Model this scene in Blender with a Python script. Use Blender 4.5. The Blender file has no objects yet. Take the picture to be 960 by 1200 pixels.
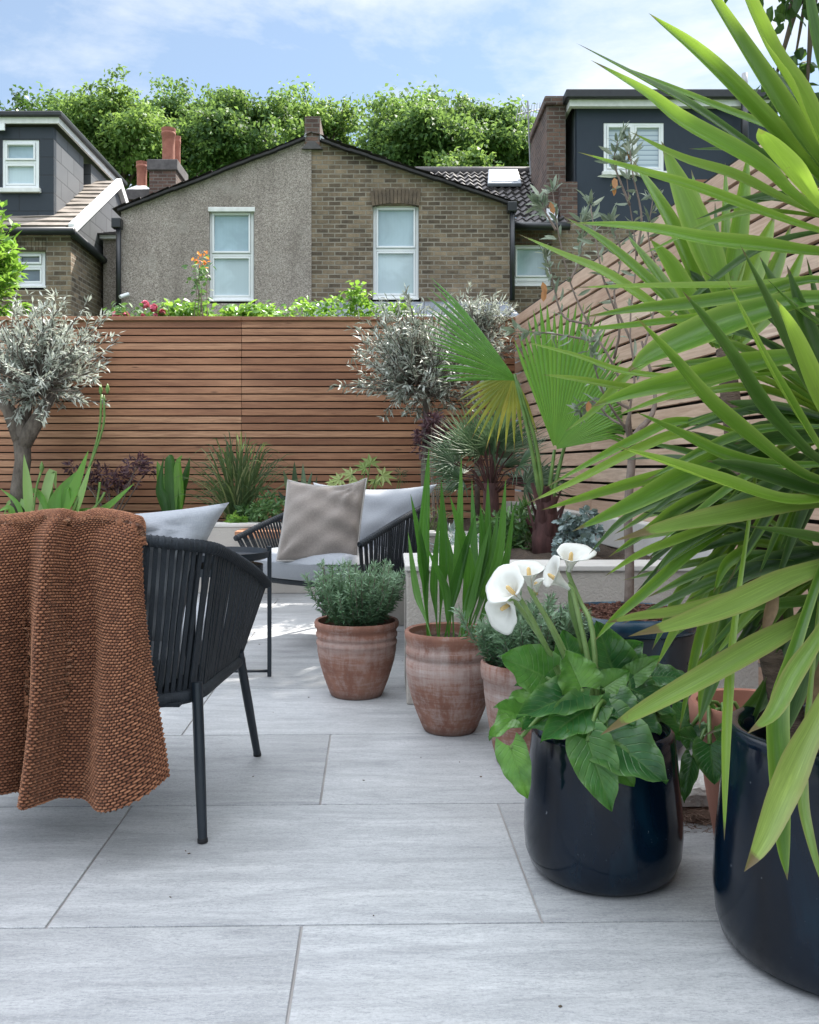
import bpy, bmesh, math, random
import numpy as np
from mathutils import Vector, Matrix, Quaternion
rad = math.radians
F, H, CX, CY = 1084.0, 0.83, 458.0, 548.0        # lens in pixels, eye height, principal point
SC = bpy.context.scene
COL = SC.collection
rng = np.random.default_rng(7)
random.seed(7)

def W(px, py, Y):
    return Vector(((px - CX) / F * Y, Y, H - (py - CY) / F * Y))
def WN(px, py, Y):
    return np.array(W(px, py, Y))
def lerp(a, b, t): return a + (b - a) * t
def nrm(v):
    v = np.asarray(v, float)
    return v / (np.linalg.norm(v, axis=-1, keepdims=True) + 1e-12)

# ------------------------------------------------------------------ objects
ORG = {}
def props(o, label=None, cat=None, group=None, kind=None):
    if label: o['label'] = label
    if cat: o['category'] = cat
    if group: o['group'] = group
    if kind: o['kind'] = kind
    return o
def thing(name, loc, label, cat, group=None, kind=None):
    o = bpy.data.objects.new(name, None)
    COL.objects.link(o)
    o.location = loc
    o.empty_display_size = 0.1
    ORG[o.name] = Vector(loc)
    return props(o, label, cat, group, kind)
def mesh_obj(name, verts, faces, mat, parent=None, smooth=True, origin=None, attrs=None, fattrs=None, mats=None, fmat=None):
    org = ORG[parent.name] if parent is not None else Vector(origin if origin is not None else (0, 0, 0))
    v = np.asarray(verts, float) - np.array(org)
    me = bpy.data.meshes.new(name)
    if isinstance(faces, np.ndarray):
        nf, k = faces.shape
        me.vertices.add(len(v)); me.vertices.foreach_set('co', v.astype(np.float32).ravel())
        me.loops.add(nf * k); me.loops.foreach_set('vertex_index', faces.astype(np.int32).ravel())
        me.polygons.add(nf)
        me.polygons.foreach_set('loop_start', np.arange(0, nf * k, k, dtype=np.int32))
        me.polygons.foreach_set('loop_total', np.full(nf, k, np.int32))
        me.update(calc_edges=True)
    else:
        me.from_pydata([tuple(p) for p in v], [], faces)
    if smooth and len(me.polygons):
        me.polygons.foreach_set('use_smooth', np.ones(len(me.polygons), bool))
    for k, a in (attrs or {}).items():
        at = me.attributes.new(k, 'FLOAT', 'POINT'); at.data.foreach_set('value', np.asarray(a, np.float32))
    for k, a in (fattrs or {}).items():
        at = me.attributes.new(k, 'FLOAT', 'FACE'); at.data.foreach_set('value', np.asarray(a, np.float32))
    if mats:
        for m in mats: me.materials.append(m)
        if fmat is not None: me.polygons.foreach_set('material_index', np.asarray(fmat, np.int32))
    elif mat: me.materials.append(mat)
    me.update()
    o = bpy.data.objects.new(name, me)
    COL.objects.link(o)
    if parent is not None:
        o.parent = parent
        ORG[o.name] = ORG[parent.name]
    else:
        o.location = org
        ORG[o.name] = org
    return o

class MB:
    """collects shapes, then links them as one mesh object; coordinates are world coordinates"""
    def __init__(s): s.v = []; s.f = []; s.t = []; s.m = None
    def add(s, vs, fs, tint=0.5):
        b = len(s.v)
        for p in vs: s.v.append(tuple(s.m @ Vector(p)) if s.m else tuple(p))
        for f in fs: s.f.append(tuple(i + b for i in f)); s.t.append(tint)
        return s
    def box(s, lo, hi, tint=0.5, m=None):
        x0, y0, z0 = lo; x1, y1, z1 = hi
        vs = [Vector(p) for p in ((x0,y0,z0),(x1,y0,z0),(x1,y1,z0),(x0,y1,z0),(x0,y0,z1),(x1,y0,z1),(x1,y1,z1),(x0,y1,z1))]
        if m: vs = [m @ p for p in vs]
        return s.add(vs, [(0,3,2,1),(4,5,6,7),(0,1,5,4),(1,2,6,5),(2,3,7,6),(3,0,4,7)], tint)
    def hexa(s, b4, t4, tint=0.5):
        return s.add(list(b4) + list(t4), [(0,3,2,1),(4,5,6,7),(0,1,5,4),(1,2,6,5),(2,3,7,6),(3,0,4,7)], tint)
    def prism(s, pts, off, tint=0.5):
        """polygon pts extruded by off"""
        n = len(pts); off = Vector(off)
        vs = [Vector(p) for p in pts] + [Vector(p) + off for p in pts]
        fs = [tuple(range(n - 1, -1, -1)), tuple(range(n, 2 * n))]
        for i in range(n): fs.append((i, (i + 1) % n, n + (i + 1) % n, n + i))
        return s.add(vs, fs, tint)
    def tube(s, pts, r, n=8, cap=True, tint=0.5):
        pts = [Vector(p) for p in pts]
        if not hasattr(r, '__len__'): r = [r] * len(pts)
        vs = []; up = Vector((0.13, 0.21, 0.97)); prev = None
        for i, p in enumerate(pts):
            t = (pts[min(i + 1, len(pts) - 1)] - pts[max(i - 1, 0)]).normalized()
            if prev is None:
                a = t.cross(up)
                if a.length < 1e-3: a = t.cross(Vector((1, 0, 0)))
            else:
                a = prev - t * prev.dot(t)
                if a.length < 1e-6: a = t.cross(up)
            a.normalize(); prev = a; b = t.cross(a)
            for k in range(n):
                q = 2 * math.pi * k / n
                vs.append(p + (a * math.cos(q) + b * math.sin(q)) * r[i])
        fs = []
        for i in range(len(pts) - 1):
            for k in range(n):
                fs.append((i*n+k, i*n+(k+1)%n, (i+1)*n+(k+1)%n, (i+1)*n+k))
        if cap:
            fs.append(tuple(range(n - 1, -1, -1))); fs.append(tuple((len(pts)-1)*n + k for k in range(n)))
        return s.add(vs, fs, tint)
    def lathe(s, prof, c=(0, 0, 0), n=48, wob=0.0, tint=0.5):
        vs = []; fs = []
        c = Vector(c)
        for (r, z) in prof:
            for k in range(n):
                q = 2 * math.pi * k / n
                rr = r * (1 + wob * math.sin(2 * q + 1.0 + 3 * z) + 0.5 * wob * math.sin(3 * q + 9 * z))
                vs.append(c + Vector((rr * math.cos(q), rr * math.sin(q), z)))
        for i in range(len(prof) - 1):
            for k in range(n):
                fs.append((i*n+k, i*n+(k+1)%n, (i+1)*n+(k+1)%n, (i+1)*n+k))
        fs.append(tuple(range(n - 1, -1, -1)))
        fs.append(tuple((len(prof)-1)*n + k for k in range(n)))
        return s.add(vs, fs, tint)
    def grid(s, P, tint=0.5):
        """P: nu x nv x 3 array"""
        nu, nv = P.shape[:2]
        fs = [(i*nv+j, (i+1)*nv+j, (i+1)*nv+j+1, i*nv+j+1) for i in range(nu-1) for j in range(nv-1)]
        return s.add(P.reshape(-1, 3), fs, tint)
    def build(s, name, mat, parent=None, smooth=False, origin=None, bevel=0, sharp=None):
        o = mesh_obj(name, s.v, s.f, mat, parent, smooth, origin, fattrs={'tint': s.t})
        if smooth and sharp is not None:
            o.data.set_sharp_from_angle(angle=rad(sharp))
        if bevel:
            b = o.modifiers.new('bevel', 'BEVEL'); b.width = bevel; b.segments = 2; b.limit_method = 'ANGLE'; b.angle_limit = rad(40)
        return o

# ------------------------------------------------------------------ foliage
def leaf_arrays(P, D, N, L, Wd, bend=0.0, prof='lance'):
    """P base, D direction, N normal, L length, Wd width -> verts, quad faces (7 or 4 vertices a leaf)"""
    n = len(P); P = np.asarray(P, float); D = nrm(D)
    S = nrm(np.cross(D, N)); Nn = nrm(np.cross(S, D))
    L = np.broadcast_to(np.asarray(L, float), (n,))[:, None]; Wd = np.broadcast_to(np.asarray(Wd, float), (n,))[:, None]
    if prof == 'diamond':
        V = np.stack([P, P + D*L*0.5 + S*Wd*0.5 + Nn*Wd*0.18, P + D*L - Nn*L*bend, P + D*L*0.5 - S*Wd*0.5 + Nn*Wd*0.18], 1)
        f = np.array([[0, 1, 2, 3]])
        k = 4
    else:
        a, b = (0.35, 0.72) if prof == 'lance' else (0.3, 0.7)
        wa, wb = (0.5, 0.38) if prof == 'lance' else (0.46, 0.46)
        d1 = -Nn*L*bend*0.12; d2 = -Nn*L*bend*0.5; d3 = -Nn*L*bend
        V = np.stack([P,
            P + D*L*a + S*Wd*wa + d1 + Nn*Wd*0.15, P + D*L*a + d1, P + D*L*a - S*Wd*wa + d1 + Nn*Wd*0.15,
            P + D*L*b + S*Wd*wb + d2 + Nn*Wd*0.12, P + D*L*b + d2, P + D*L*b - S*Wd*wb + d2 + Nn*Wd*0.12,
            P + D*L + d3], 1)
        f = np.array([[0,2,1,1],[0,3,2,2],[1,2,5,4],[2,3,6,5],[4,5,7,7],[5,6,7,7]])
        k = 8
    V = V.reshape(-1, 3)
    Fc = (f[None] + (np.arange(n) * k)[:, None, None]).reshape(-1, 4)
    return V, Fc, len(f)
def leaves(name, P, D, N, L, Wd, mat, parent=None, bend=0.0, prof='diamond', tint=None, origin=None):
    n = len(P)
    V, Fc, k = leaf_arrays(P, D, N, L, Wd, bend, prof)
    if tint is None: tint = rng.random(n)
    faces = [tuple(dict.fromkeys(r)) for r in Fc.tolist()] if prof != 'diamond' else Fc
    return mesh_obj(name, V, faces, mat, parent, False, origin, fattrs={'tint': np.repeat(tint, k)})
def rdir(n, up=0.0):
    d = rng.normal(size=(n, 3)); d[:, 2] += up
    return nrm(d)
def clump_points(centers, radii, n, flat=0.8, shell=0.35):
    """n points spread over puffs: centers (m,3), radii (m,)"""
    m = len(centers)
    w = radii ** 2; idx = rng.choice(m, n, p=w / w.sum())
    d = rdir(n); r = radii[idx] * (shell + (1 - shell) * rng.random(n) ** 0.5)
    o = d * r[:, None]; o[:, 2] *= flat
    return centers[idx] + o, d, idx

def curve_pts(pts, n):
    """Catmull-Rom through pts"""
    pts = [np.asarray(p, float) for p in pts]
    if len(pts) == 2:
        return np.array([lerp(pts[0], pts[1], t) for t in np.linspace(0, 1, n)])
    q = [2*pts[0]-pts[1]] + pts + [2*pts[-1]-pts[-2]]
    out = []
    m = len(pts) - 1
    for s in np.linspace(0, m, n):
        i = min(int(s), m - 1); t = s - i
        p0, p1, p2, p3 = q[i], q[i+1], q[i+2], q[i+3]
        out.append(0.5*((2*p1)+(-p0+p2)*t+(2*p0-5*p1+4*p2-p3)*t*t+(-p0+3*p1-3*p2+p3)*t**3))
    return np.array(out)

class Blades:
    """long strap leaves as V-folded strips with 'along', 'edge' and 'tint' attributes"""
    def __init__(s): s.v=[]; s.f=[]; s.al=[]; s.ed=[]; s.ti=[]; s.ac=[]
    def add(s, pts, width, normal=None, n=12, tint=None, fold=0.18, prof=None, twist=0.0, pleat=0):
        C = curve_pts(pts, n)
        T = nrm(np.gradient(C, axis=0))
        if normal is None: normal = np.array([0, -0.3, 1.0])
        tint = random.random() if tint is None else tint
        b = len(s.v)
        L = np.linspace(0, 1, n)
        m = 5 if not pleat else pleat
        for i in range(n):
            t = L[i]
            w = width * (prof(t) if prof else (0.55 + 0.45*min(1, t/0.35)) * (1 - max(0, (t-0.35)/0.65)**1.7) )
            Nn = np.asarray(normal, float)
            S = np.cross(T[i], Nn); S = S / (np.linalg.norm(S) + 1e-9)
            Nn = np.cross(S, T[i])
            if twist:
                q = twist * t; S, Nn = S*math.cos(q)+Nn*math.sin(q), Nn*math.cos(q)-S*math.sin(q)
            for j in range(m):
                e = 2*j/(m-1) - 1
                lift = abs(e)**1.3 * fold if not pleat else (fold*abs(e) + 0.04*(j % 2))
                s.v.append(C[i] + S*e*w*0.5 + Nn*w*lift)
                s.al.append(t); s.ed.append(abs(e)); s.ti.append(tint); s.ac.append(e)
        for i in range(n-1):
            for j in range(m-1):
                s.f.append((b+i*m+j, b+i*m+j+1, b+(i+1)*m+j+1, b+(i+1)*m+j))
    def build(s, name, mat, parent=None, origin=None):
        return mesh_obj(name, np.array(s.v), s.f, mat, parent, True, origin, attrs=dict({'along': s.al, 'edge': s.ed, 'tint': s.ti}, **({'across': s.ac} if len(s.ac) == len(s.v) else {})))

# ------------------------------------------------------------------ materials
class NT:
    def __init__(s, name):
        s.m = bpy.data.materials.new(name); s.m.use_nodes = True
        s.t = s.m.node_tree; s.n = s.t.nodes; s.n.clear()
        s.out = s.n.new('ShaderNodeOutputMaterial')
    def node(s, typ, ins=None, **kw):
        x = s.n.new(typ)
        for k, v in kw.items(): setattr(x, k, v)
        for k, v in (ins or {}).items(): s.set(x.inputs[k], v)
        return x
    def set(s, sock, v):
        if isinstance(v, bpy.types.NodeSocket): s.t.links.new(v, sock)
        elif isinstance(v, bpy.types.Node): s.t.links.new(v.outputs[0], sock)
        else:
            if sock.type == 'RGBA' and len(v) == 3: v = (*v, 1)
            sock.default_value = v
    def coord(s, kind='Object', scale=None, rot=None):
        c = s.node('ShaderNodeTexCoord').outputs[kind]
        if scale is not None or rot is not None:
            c = s.node('ShaderNodeMapping', {'Vector': c, 'Scale': scale or (1,1,1), 'Rotation': rot or (0,0,0)}).outputs[0]
        return c
    def noise(s, vec, scale, detail=4, rough=0.6, dist=0.0):
        return s.node('ShaderNodeTexNoise', {'Vector': vec, 'Scale': scale, 'Detail': detail, 'Roughness': rough, 'Distortion': dist}).outputs[0]
    def ramp(s, fac, stops, interp='LINEAR'):
        r = s.node('ShaderNodeValToRGB', {'Fac': fac}); cr = r.color_ramp; cr.interpolation = interp
        while len(cr.elements) > 1: cr.elements.remove(cr.elements[-1])
        for i, (p, c) in enumerate(stops):
            e = cr.elements[0] if i == 0 else cr.elements.new(p)
            e.position = p
            e.color = (*c, 1) if hasattr(c, '__len__') else (c, c, c, 1)
        return r.outputs[0]
    def mix(s, fac, a, b, mode='MIX'):
        x = s.node('ShaderNodeMix', data_type='RGBA', blend_type=mode)
        s.set(x.inputs['Factor'], fac); s.set(x.inputs['A'], a); s.set(x.inputs['B'], b)
        return x.outputs['Result']
    def math(s, op, a, b=0.0, clamp=False):
        x = s.node('ShaderNodeMath', operation=op, use_clamp=clamp)
        s.set(x.inputs[0], a); s.set(x.inputs[1], b)
        return x.outputs[0]
    def attr(s, name):
        return s.node('ShaderNodeAttribute', attribute_name=name).outputs['Fac']
    def bump(s, h, strength=0.3, dist=0.01, normal=None):
        x = s.node('ShaderNodeBump', {'Height': h, 'Strength': strength, 'Distance': dist})
        if normal: s.set(x.inputs['Normal'], normal)
        return x.outputs[0]
    def bsdf(s, color, rough=0.6, bump=None, **kw):
        b = s.node('ShaderNodeBsdfPrincipled', {'Base Color': color, 'Roughness': rough})
        if bump is not None: s.set(b.inputs['Normal'], bump)
        for k, v in kw.items(): s.set(b.inputs[k], v)
        return b.outputs[0]
    def done(s, shader):
        s.t.links.new(shader, s.out.inputs['Surface']); return s.m

def mat_simple(name, c1, c2, rough=0.6, scale=8, bump=0.15, bscale=60, bdist=0.004, stretch=(1,1,1), **kw):
    t = NT(name); co = t.coord(scale=stretch)
    col = t.ramp(t.noise(co, scale, 5), [(0.3, c1), (0.7, c2)])
    b = t.bump(t.noise(co, bscale, 3), bump, bdist) if bump else None
    return t.done(t.bsdf(col, rough, b, **kw))

def mat_leaf(name, c1, c2, c3=None, rough=0.45, transl=0.35, tcol=None, edge=None, brown=None, streak=0, spec=0.5, back=None, vein=0, ribs=0):
    """leaf colours by the 'tint' attribute; 'along'/'edge' give pale margins and dead tips to strap leaves"""
    t = NT(name)
    ti = t.attr('tint')
    stops = [(0.0, c1), (1.0, c2)] if c3 is None else [(0.0, c1), (0.55, c2), (1.0, c3)]
    col = t.ramp(ti, stops)
    co = t.coord()
    if streak:
        nz = t.noise(co, streak, 4)
        col = t.mix(t.math('MULTIPLY', t.math('SUBTRACT', nz, 0.42, True), 1.6, True), col, tuple(min(1, x*1.5+0.01) for x in c2))
    if vein:
        cv = t.node('ShaderNodeCombineXYZ', {'X': t.math('MULTIPLY', t.attr('across'), 5.0), 'Y': t.math('MULTIPLY', t.attr('along'), 2.2), 'Z': t.math('MULTIPLY', ti, 61.0)}).outputs[0]
        nv = t.noise(cv, 2.2, 6, 0.7)
        col = t.mix(t.ramp(nv, [(0.38, 0.0), (0.66, vein)]), col, tuple(x*0.42 for x in c1))
        col = t.mix(t.ramp(nv, [(0.30, vein*0.8), (0.46, 0.0)]), col, tuple(min(1, x*1.35+0.02) for x in (c3 or c2)))
        sp = t.noise(co, 38, 4, 0.75)
        col = t.mix(t.ramp(sp, [(0.69, 0.0), (0.73, 0.7)]), col, (0.13, 0.10, 0.05))
    hb = None
    if ribs:
        ph = t.math('SUBTRACT', t.math('MULTIPLY', t.attr('along'), 9.0), t.math('MULTIPLY', t.attr('edge'), 3.2))
        ph = t.math('ADD', ph, t.math('MULTIPLY', t.noise(co, 30, 2), 0.5))
        ln = t.math('ABSOLUTE', t.math('SUBTRACT', t.math('FRACT', ph), 0.5))
        rb = t.ramp(ln, [(0.0, 1.0), (0.10, 0.0)])
        mid_ = t.ramp(t.attr('edge'), [(0.0, 1.0), (0.07, 0.0)])
        hb = t.mix(1.0, rb, mid_, 'LIGHTEN')
        col = t.mix(t.math('MULTIPLY', hb, ribs), col, (0.20, 0.34, 0.10))
        blot = t.noise(co, 14, 5, 0.65)
        col = t.mix(t.ramp(blot, [(0.48, 0.0), (0.68, 0.5)]), col, tuple(x*0.55 for x in c1))
        hb = t.bump(hb, 0.5, -0.003)
    if edge:
        col = t.mix(t.math('POWER', t.attr('edge'), 5.0), col, edge)
    if brown:
        al = t.math('ADD', t.attr('along'), t.math('MULTIPLY', t.math('SUBTRACT', t.noise(co, 55, 3), 0.5), 0.10))
        col = t.mix(t.ramp(al, [(brown, 0.0), (brown + 0.02, 1.0)]), col, (0.11, 0.065, 0.045))
    if back:
        g = t.node('ShaderNodeNewGeometry')
        col = t.mix(g.outputs['Backfacing'], col, back)
    p = t.bsdf(col, rough, hb, **{'Specular IOR Level': spec})
    if transl:
        tc = t.mix(0.6, col, tcol or (c2[0]*2.2, c2[1]*1.9, c2[2]*0.9), 'MIX')
        tr = t.node('ShaderNodeBsdfTranslucent', {'Color': tc}).outputs[0]
        x = t.node('ShaderNodeMixShader', {'Fac': transl}); t.set(x.inputs[1], p); t.set(x.inputs[2], tr)
        p = x.outputs[0]
    return t.done(p)
# ------------------------------------------------------------------ camera, world, sun
cam = bpy.data.cameras.new('camera'); cam_o = bpy.data.objects.new('camera', cam); COL.objects.link(cam_o)
cam_o.location = (0, 0, H); cam_o.rotation_euler = (rad(90), 0, 0)
cam.sensor_fit = 'HORIZONTAL'; cam.sensor_width = 36; cam.lens = 36 * F / 960
cam.shift_x = (480 - CX) / 960; cam.shift_y = -(600 - CY) / 960
cam.clip_start = 0.05; cam.clip_end = 2000
SC.camera = cam_o
SUN = Vector((0.50, 0.62, 0.98)).normalized()
sun_el = math.asin(SUN.z); sun_az = math.atan2(SUN.x, SUN.y)
sl = bpy.data.lights.new('sun', 'SUN'); sl.energy = 3.3; sl.angle = rad(0.6); sl.color = (1.0, 0.94, 0.85)
so = bpy.data.objects.new('sun', sl); COL.objects.link(so); so.location = (6, 8, 12)
so.rotation_euler = (-SUN).to_track_quat('-Z', 'Y').to_euler()
wd = bpy.data.worlds.new('World'); SC.world = wd; wd.use_nodes = True
wn = wd.node_tree; wn.nodes.clear()
def wnode(t, **kw):
    x = wn.nodes.new(t)
    for k, v in kw.items(): setattr(x, k, v)
    return x
sky = wnode('ShaderNodeTexSky', sky_type='NISHITA', sun_disc=False, sun_elevation=sun_el, sun_rotation=sun_az, air_density=1.0, dust_density=0.5, ozone_density=0.7)
tc = wnode('ShaderNodeTexCoord'); mp = wnode('ShaderNodeMapping'); mp.inputs['Scale'].default_value = (1.0, 1.0, 2.6); mp.inputs['Location'].default_value = (5.7, 0.9, 1.4)
n1 = wnode('ShaderNodeTexNoise'); n1.inputs['Scale'].default_value = 2.6; n1.inputs['Detail'].default_value = 11; n1.inputs['Roughness'].default_value = 0.60; n1.inputs['Distortion'].default_value = 0.25
cr = wnode('ShaderNodeValToRGB'); cr.color_ramp.elements[0].position = 0.45; cr.color_ramp.elements[1].position = 0.64
cr.color_ramp.elements[0].color = (0.28, 0.28, 0.28, 1); cr.color_ramp.elements[1].color = (0.95, 0.95, 0.95, 1)
mx = wnode('ShaderNodeMix', data_type='RGBA'); mx.inputs["B"].default_value = (5.6, 5.9, 6.2, 1)
# unseen bright cloud deck added overhead and to the back as fill light, thinning to open sky ahead
sx = wnode('ShaderNodeSeparateXYZ')
e1 = wnode('ShaderNodeMapRange', interpolation_type='SMOOTHSTEP'); e1.inputs['From Min'].default_value = 0.47; e1.inputs['From Max'].default_value = 0.80
e2 = wnode('ShaderNodeMapRange', interpolation_type='SMOOTHSTEP'); e2.inputs['From Min'].default_value = 0.15; e2.inputs['From Max'].default_value = -0.45
em = wnode('ShaderNodeMath', operation='MAXIMUM')
e3 = wnode('ShaderNodeMapRange', interpolation_type='SMOOTHSTEP'); e3.inputs['From Min'].default_value = 0.22; e3.inputs['From Max'].default_value = 0.60
e4 = wnode('ShaderNodeMath', operation='MULTIPLY')
mx2 = wnode('ShaderNodeMix', data_type='RGBA'); mx2.inputs['B'].default_value = (17.0, 18.0, 19.6, 1)
bg = wnode('ShaderNodeBackground'); bg.inputs['Strength'].default_value = 0.055
wo = wnode('ShaderNodeOutputWorld')
L = wn.links.new
L(tc.outputs['Generated'], mp.inputs['Vector']); L(mp.outputs[0], n1.inputs['Vector']); L(n1.outputs[0], cr.inputs[0])
tn = wnode('ShaderNodeMix', data_type='RGBA', blend_type='MULTIPLY'); tn.inputs['Factor'].default_value = 1; tn.inputs['B'].default_value = (0.56, 0.76, 0.87, 1); L(sky.outputs[0], tn.inputs['A'])
L(cr.outputs[0], mx.inputs['Factor']); L(tn.outputs['Result'], mx.inputs['A']); L(mx.outputs['Result'], mx2.inputs['A']); L(tc.outputs['Generated'], sx.inputs[0]); L(sx.outputs['Z'], e1.inputs['Value']); L(sx.outputs['Y'], e2.inputs['Value']); L(e1.outputs[0], em.inputs[0]); L(sx.outputs['Z'], e3.inputs['Value']); e2.inputs['To Max'].default_value = 0.45; L(e2.outputs[0], e4.inputs[0]); L(e3.outputs[0], e4.inputs[1]); L(e4.outputs[0], em.inputs[1]); L(em.outputs[0], mx2.inputs['Factor']); L(mx2.outputs['Result'], bg.inputs['Color']); L(bg.outputs[0], wo.inputs[0])
vs = SC.view_settings
SC.display_settings.display_device = 'sRGB'
vs.view_transform = 'Standard'; vs.look = 'None'; vs.gamma = 1; vs.exposure = 1.8; vs.use_curve_mapping = False
SC.cycles.use_denoising = True
SC.cycles.max_bounces = 8; SC.cycles.diffuse_bounces = 3; SC.cycles.transparent_max_bounces = 8
SC.cycles.sample_clamp_indirect = 6

# ------------------------------------------------------------------ materials of the setting
def mat_paving():
    t = NT('porcelain_paving')
    co = t.coord(); ti = t.attr('tint')
    off = t.node('ShaderNodeCombineXYZ', {'X': t.math('MULTIPLY', ti, 37.0), 'Y': t.math('MULTIPLY', ti, 71.0)}).outputs[0]
    v = t.node('ShaderNodeVectorMath', {0: co, 1: off}, operation='ADD').outputs[0]
    vs_ = t.node('ShaderNodeMapping', {'Vector': v, 'Scale': (1.6, 9, 1)}).outputs[0]
    big = t.noise(vs_, 1.6, 8, 0.62, 1.2)
    fine = t.noise(t.node('ShaderNodeMapping', {'Vector': v, 'Scale': (9, 30, 1)}).outputs[0], 6, 8, 0.78, 1.4)
    col = t.ramp(big, [(0.30, (0.30, 0.31, 0.32)), (0.5, (0.425, 0.435, 0.445)), (0.70, (0.53, 0.54, 0.545))])
    col = t.mix(t.ramp(fine, [(0.34, 0.75), (0.50, 0.0)]), col, (0.26, 0.27, 0.285))
    vein = t.noise(t.node('ShaderNodeMapping', {'Vector': v, 'Scale': (3.0, 20, 1)}).outputs[0], 2.4, 9, 0.7, 2.2)
    col = t.mix(t.ramp(vein, [(0.482, 0.0), (0.5, 0.75), (0.518, 0.0)]), col, (0.17, 0.18, 0.20))
    tone = t.node('ShaderNodeMix', {'Factor': 1.0}, data_type='RGBA', blend_type='MULTIPLY')
    t.set(tone.inputs['A'], col); t.set(tone.inputs['B'], t.ramp(ti, [(0, 0.80), (1, 1.03)]))
    st = t.noise(co, 1.3, 5, 0.6)
    col = t.mix(t.ramp(st, [(0.47, 0.0), (0.72, 0.5)]), tone.outputs['Result'], (0.25, 0.25, 0.25))
    gr_ = t.noise(v, 160, 4, 0.8)
    col = t.mix(t.ramp(gr_, [(0.36, 0.28), (0.5, 0.0)]), col, (0.24, 0.25, 0.26))
    col = t.mix(t.ramp(gr_, [(0.52, 0.0), (0.68, 0.28)]), col, (0.58, 0.585, 0.59))
    b = t.bump(t.mix(0.5, fine, gr_), 0.30, 0.003)
    return t.done(t.bsdf(col, t.ramp(fine, [(0.3, 0.62), (0.7, 0.42)]), b))
M = {}
M['paving'] = mat_paving()
M['grout'] = mat_simple('grout', (0.24, 0.225, 0.215), (0.37, 0.355, 0.345), 0.9, 5, 0.3)
M['earth'] = mat_simple('earth', (0.03, 0.02, 0.014), (0.09, 0.06, 0.04), 0.95, 25, 0.8, 90, 0.02)
M['lawn'] = mat_simple('lawn', (0.03, 0.06, 0.015), (0.07, 0.11, 0.03), 0.95, 3, 0.5)
M['bark_chip'] = mat_simple('bark_chip', (0.05, 0.018, 0.012), (0.20, 0.085, 0.055), 0.95, 70, 1.0, 120, 0.02)

def mat_slat(name, stops, dark):
    t = NT(name); ti = t.attr('tint')
    co = t.coord(scale=(1.2, 1.2, 22))
    off = t.node('ShaderNodeCombineXYZ', {'X': t.math('MULTIPLY', ti, 53.0)}).outputs[0]
    v = t.node('ShaderNodeVectorMath', {0: co, 1: off}, operation='ADD').outputs[0]
    g = t.noise(v, 3.0, 7, 0.65, 0.8)
    col = t.ramp(ti, stops)
    col = t.mix(t.ramp(g, [(0.35, 0.65), (0.62, 0.0)]), col, dark)
    pale = t.noise(t.coord(scale=(0.7, 0.7, 3)), 2.0, 4)
    col = t.mix(t.ramp(pale, [(0.5, 0.0), (0.75, 0.25)]), col, tuple(min(1, c*1.5) for c in stops[-1][1]))
    kn = t.node('ShaderNodeTexVoronoi', {'Vector': t.coord(scale=(2.2, 2.2, 14)), 'Scale': 1.0}).outputs['Distance']
    col = t.mix(t.ramp(kn, [(0.03, 0.8), (0.09, 0.0)]), col, tuple(c*0.4 for c in dark))
    return t.done(t.bsdf(col, 0.62, t.bump(g, 0.25, 0.003)))
M['cedar'] = mat_slat('cedar_slats', [(0.0, (0.22, 0.092, 0.046)), (0.5, (0.37, 0.175, 0.092)), (1.0, (0.53, 0.295, 0.17))], (0.16, 0.065, 0.034))
M['larch'] = mat_slat('larch_slats', [(0.0, (0.42, 0.27, 0.195)), (0.5, (0.58, 0.41, 0.31)), (1.0, (0.70, 0.54, 0.43))], (0.33, 0.20, 0.14))
M['gap_shade'] = mat_simple('gap_shade', (0.010, 0.009, 0.009), (0.02, 0.017, 0.016), 0.9, 8, 0)
M['render'] = mat_simple('wall_render', (0.40, 0.365, 0.33), (0.50, 0.465, 0.42), 0.9, 3, 0.9, 130, 0.006)
M['coping'] = mat_simple('coping', (0.50, 0.48, 0.45), (0.62, 0.60, 0.57), 0.85, 5, 0.3, 90)

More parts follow.
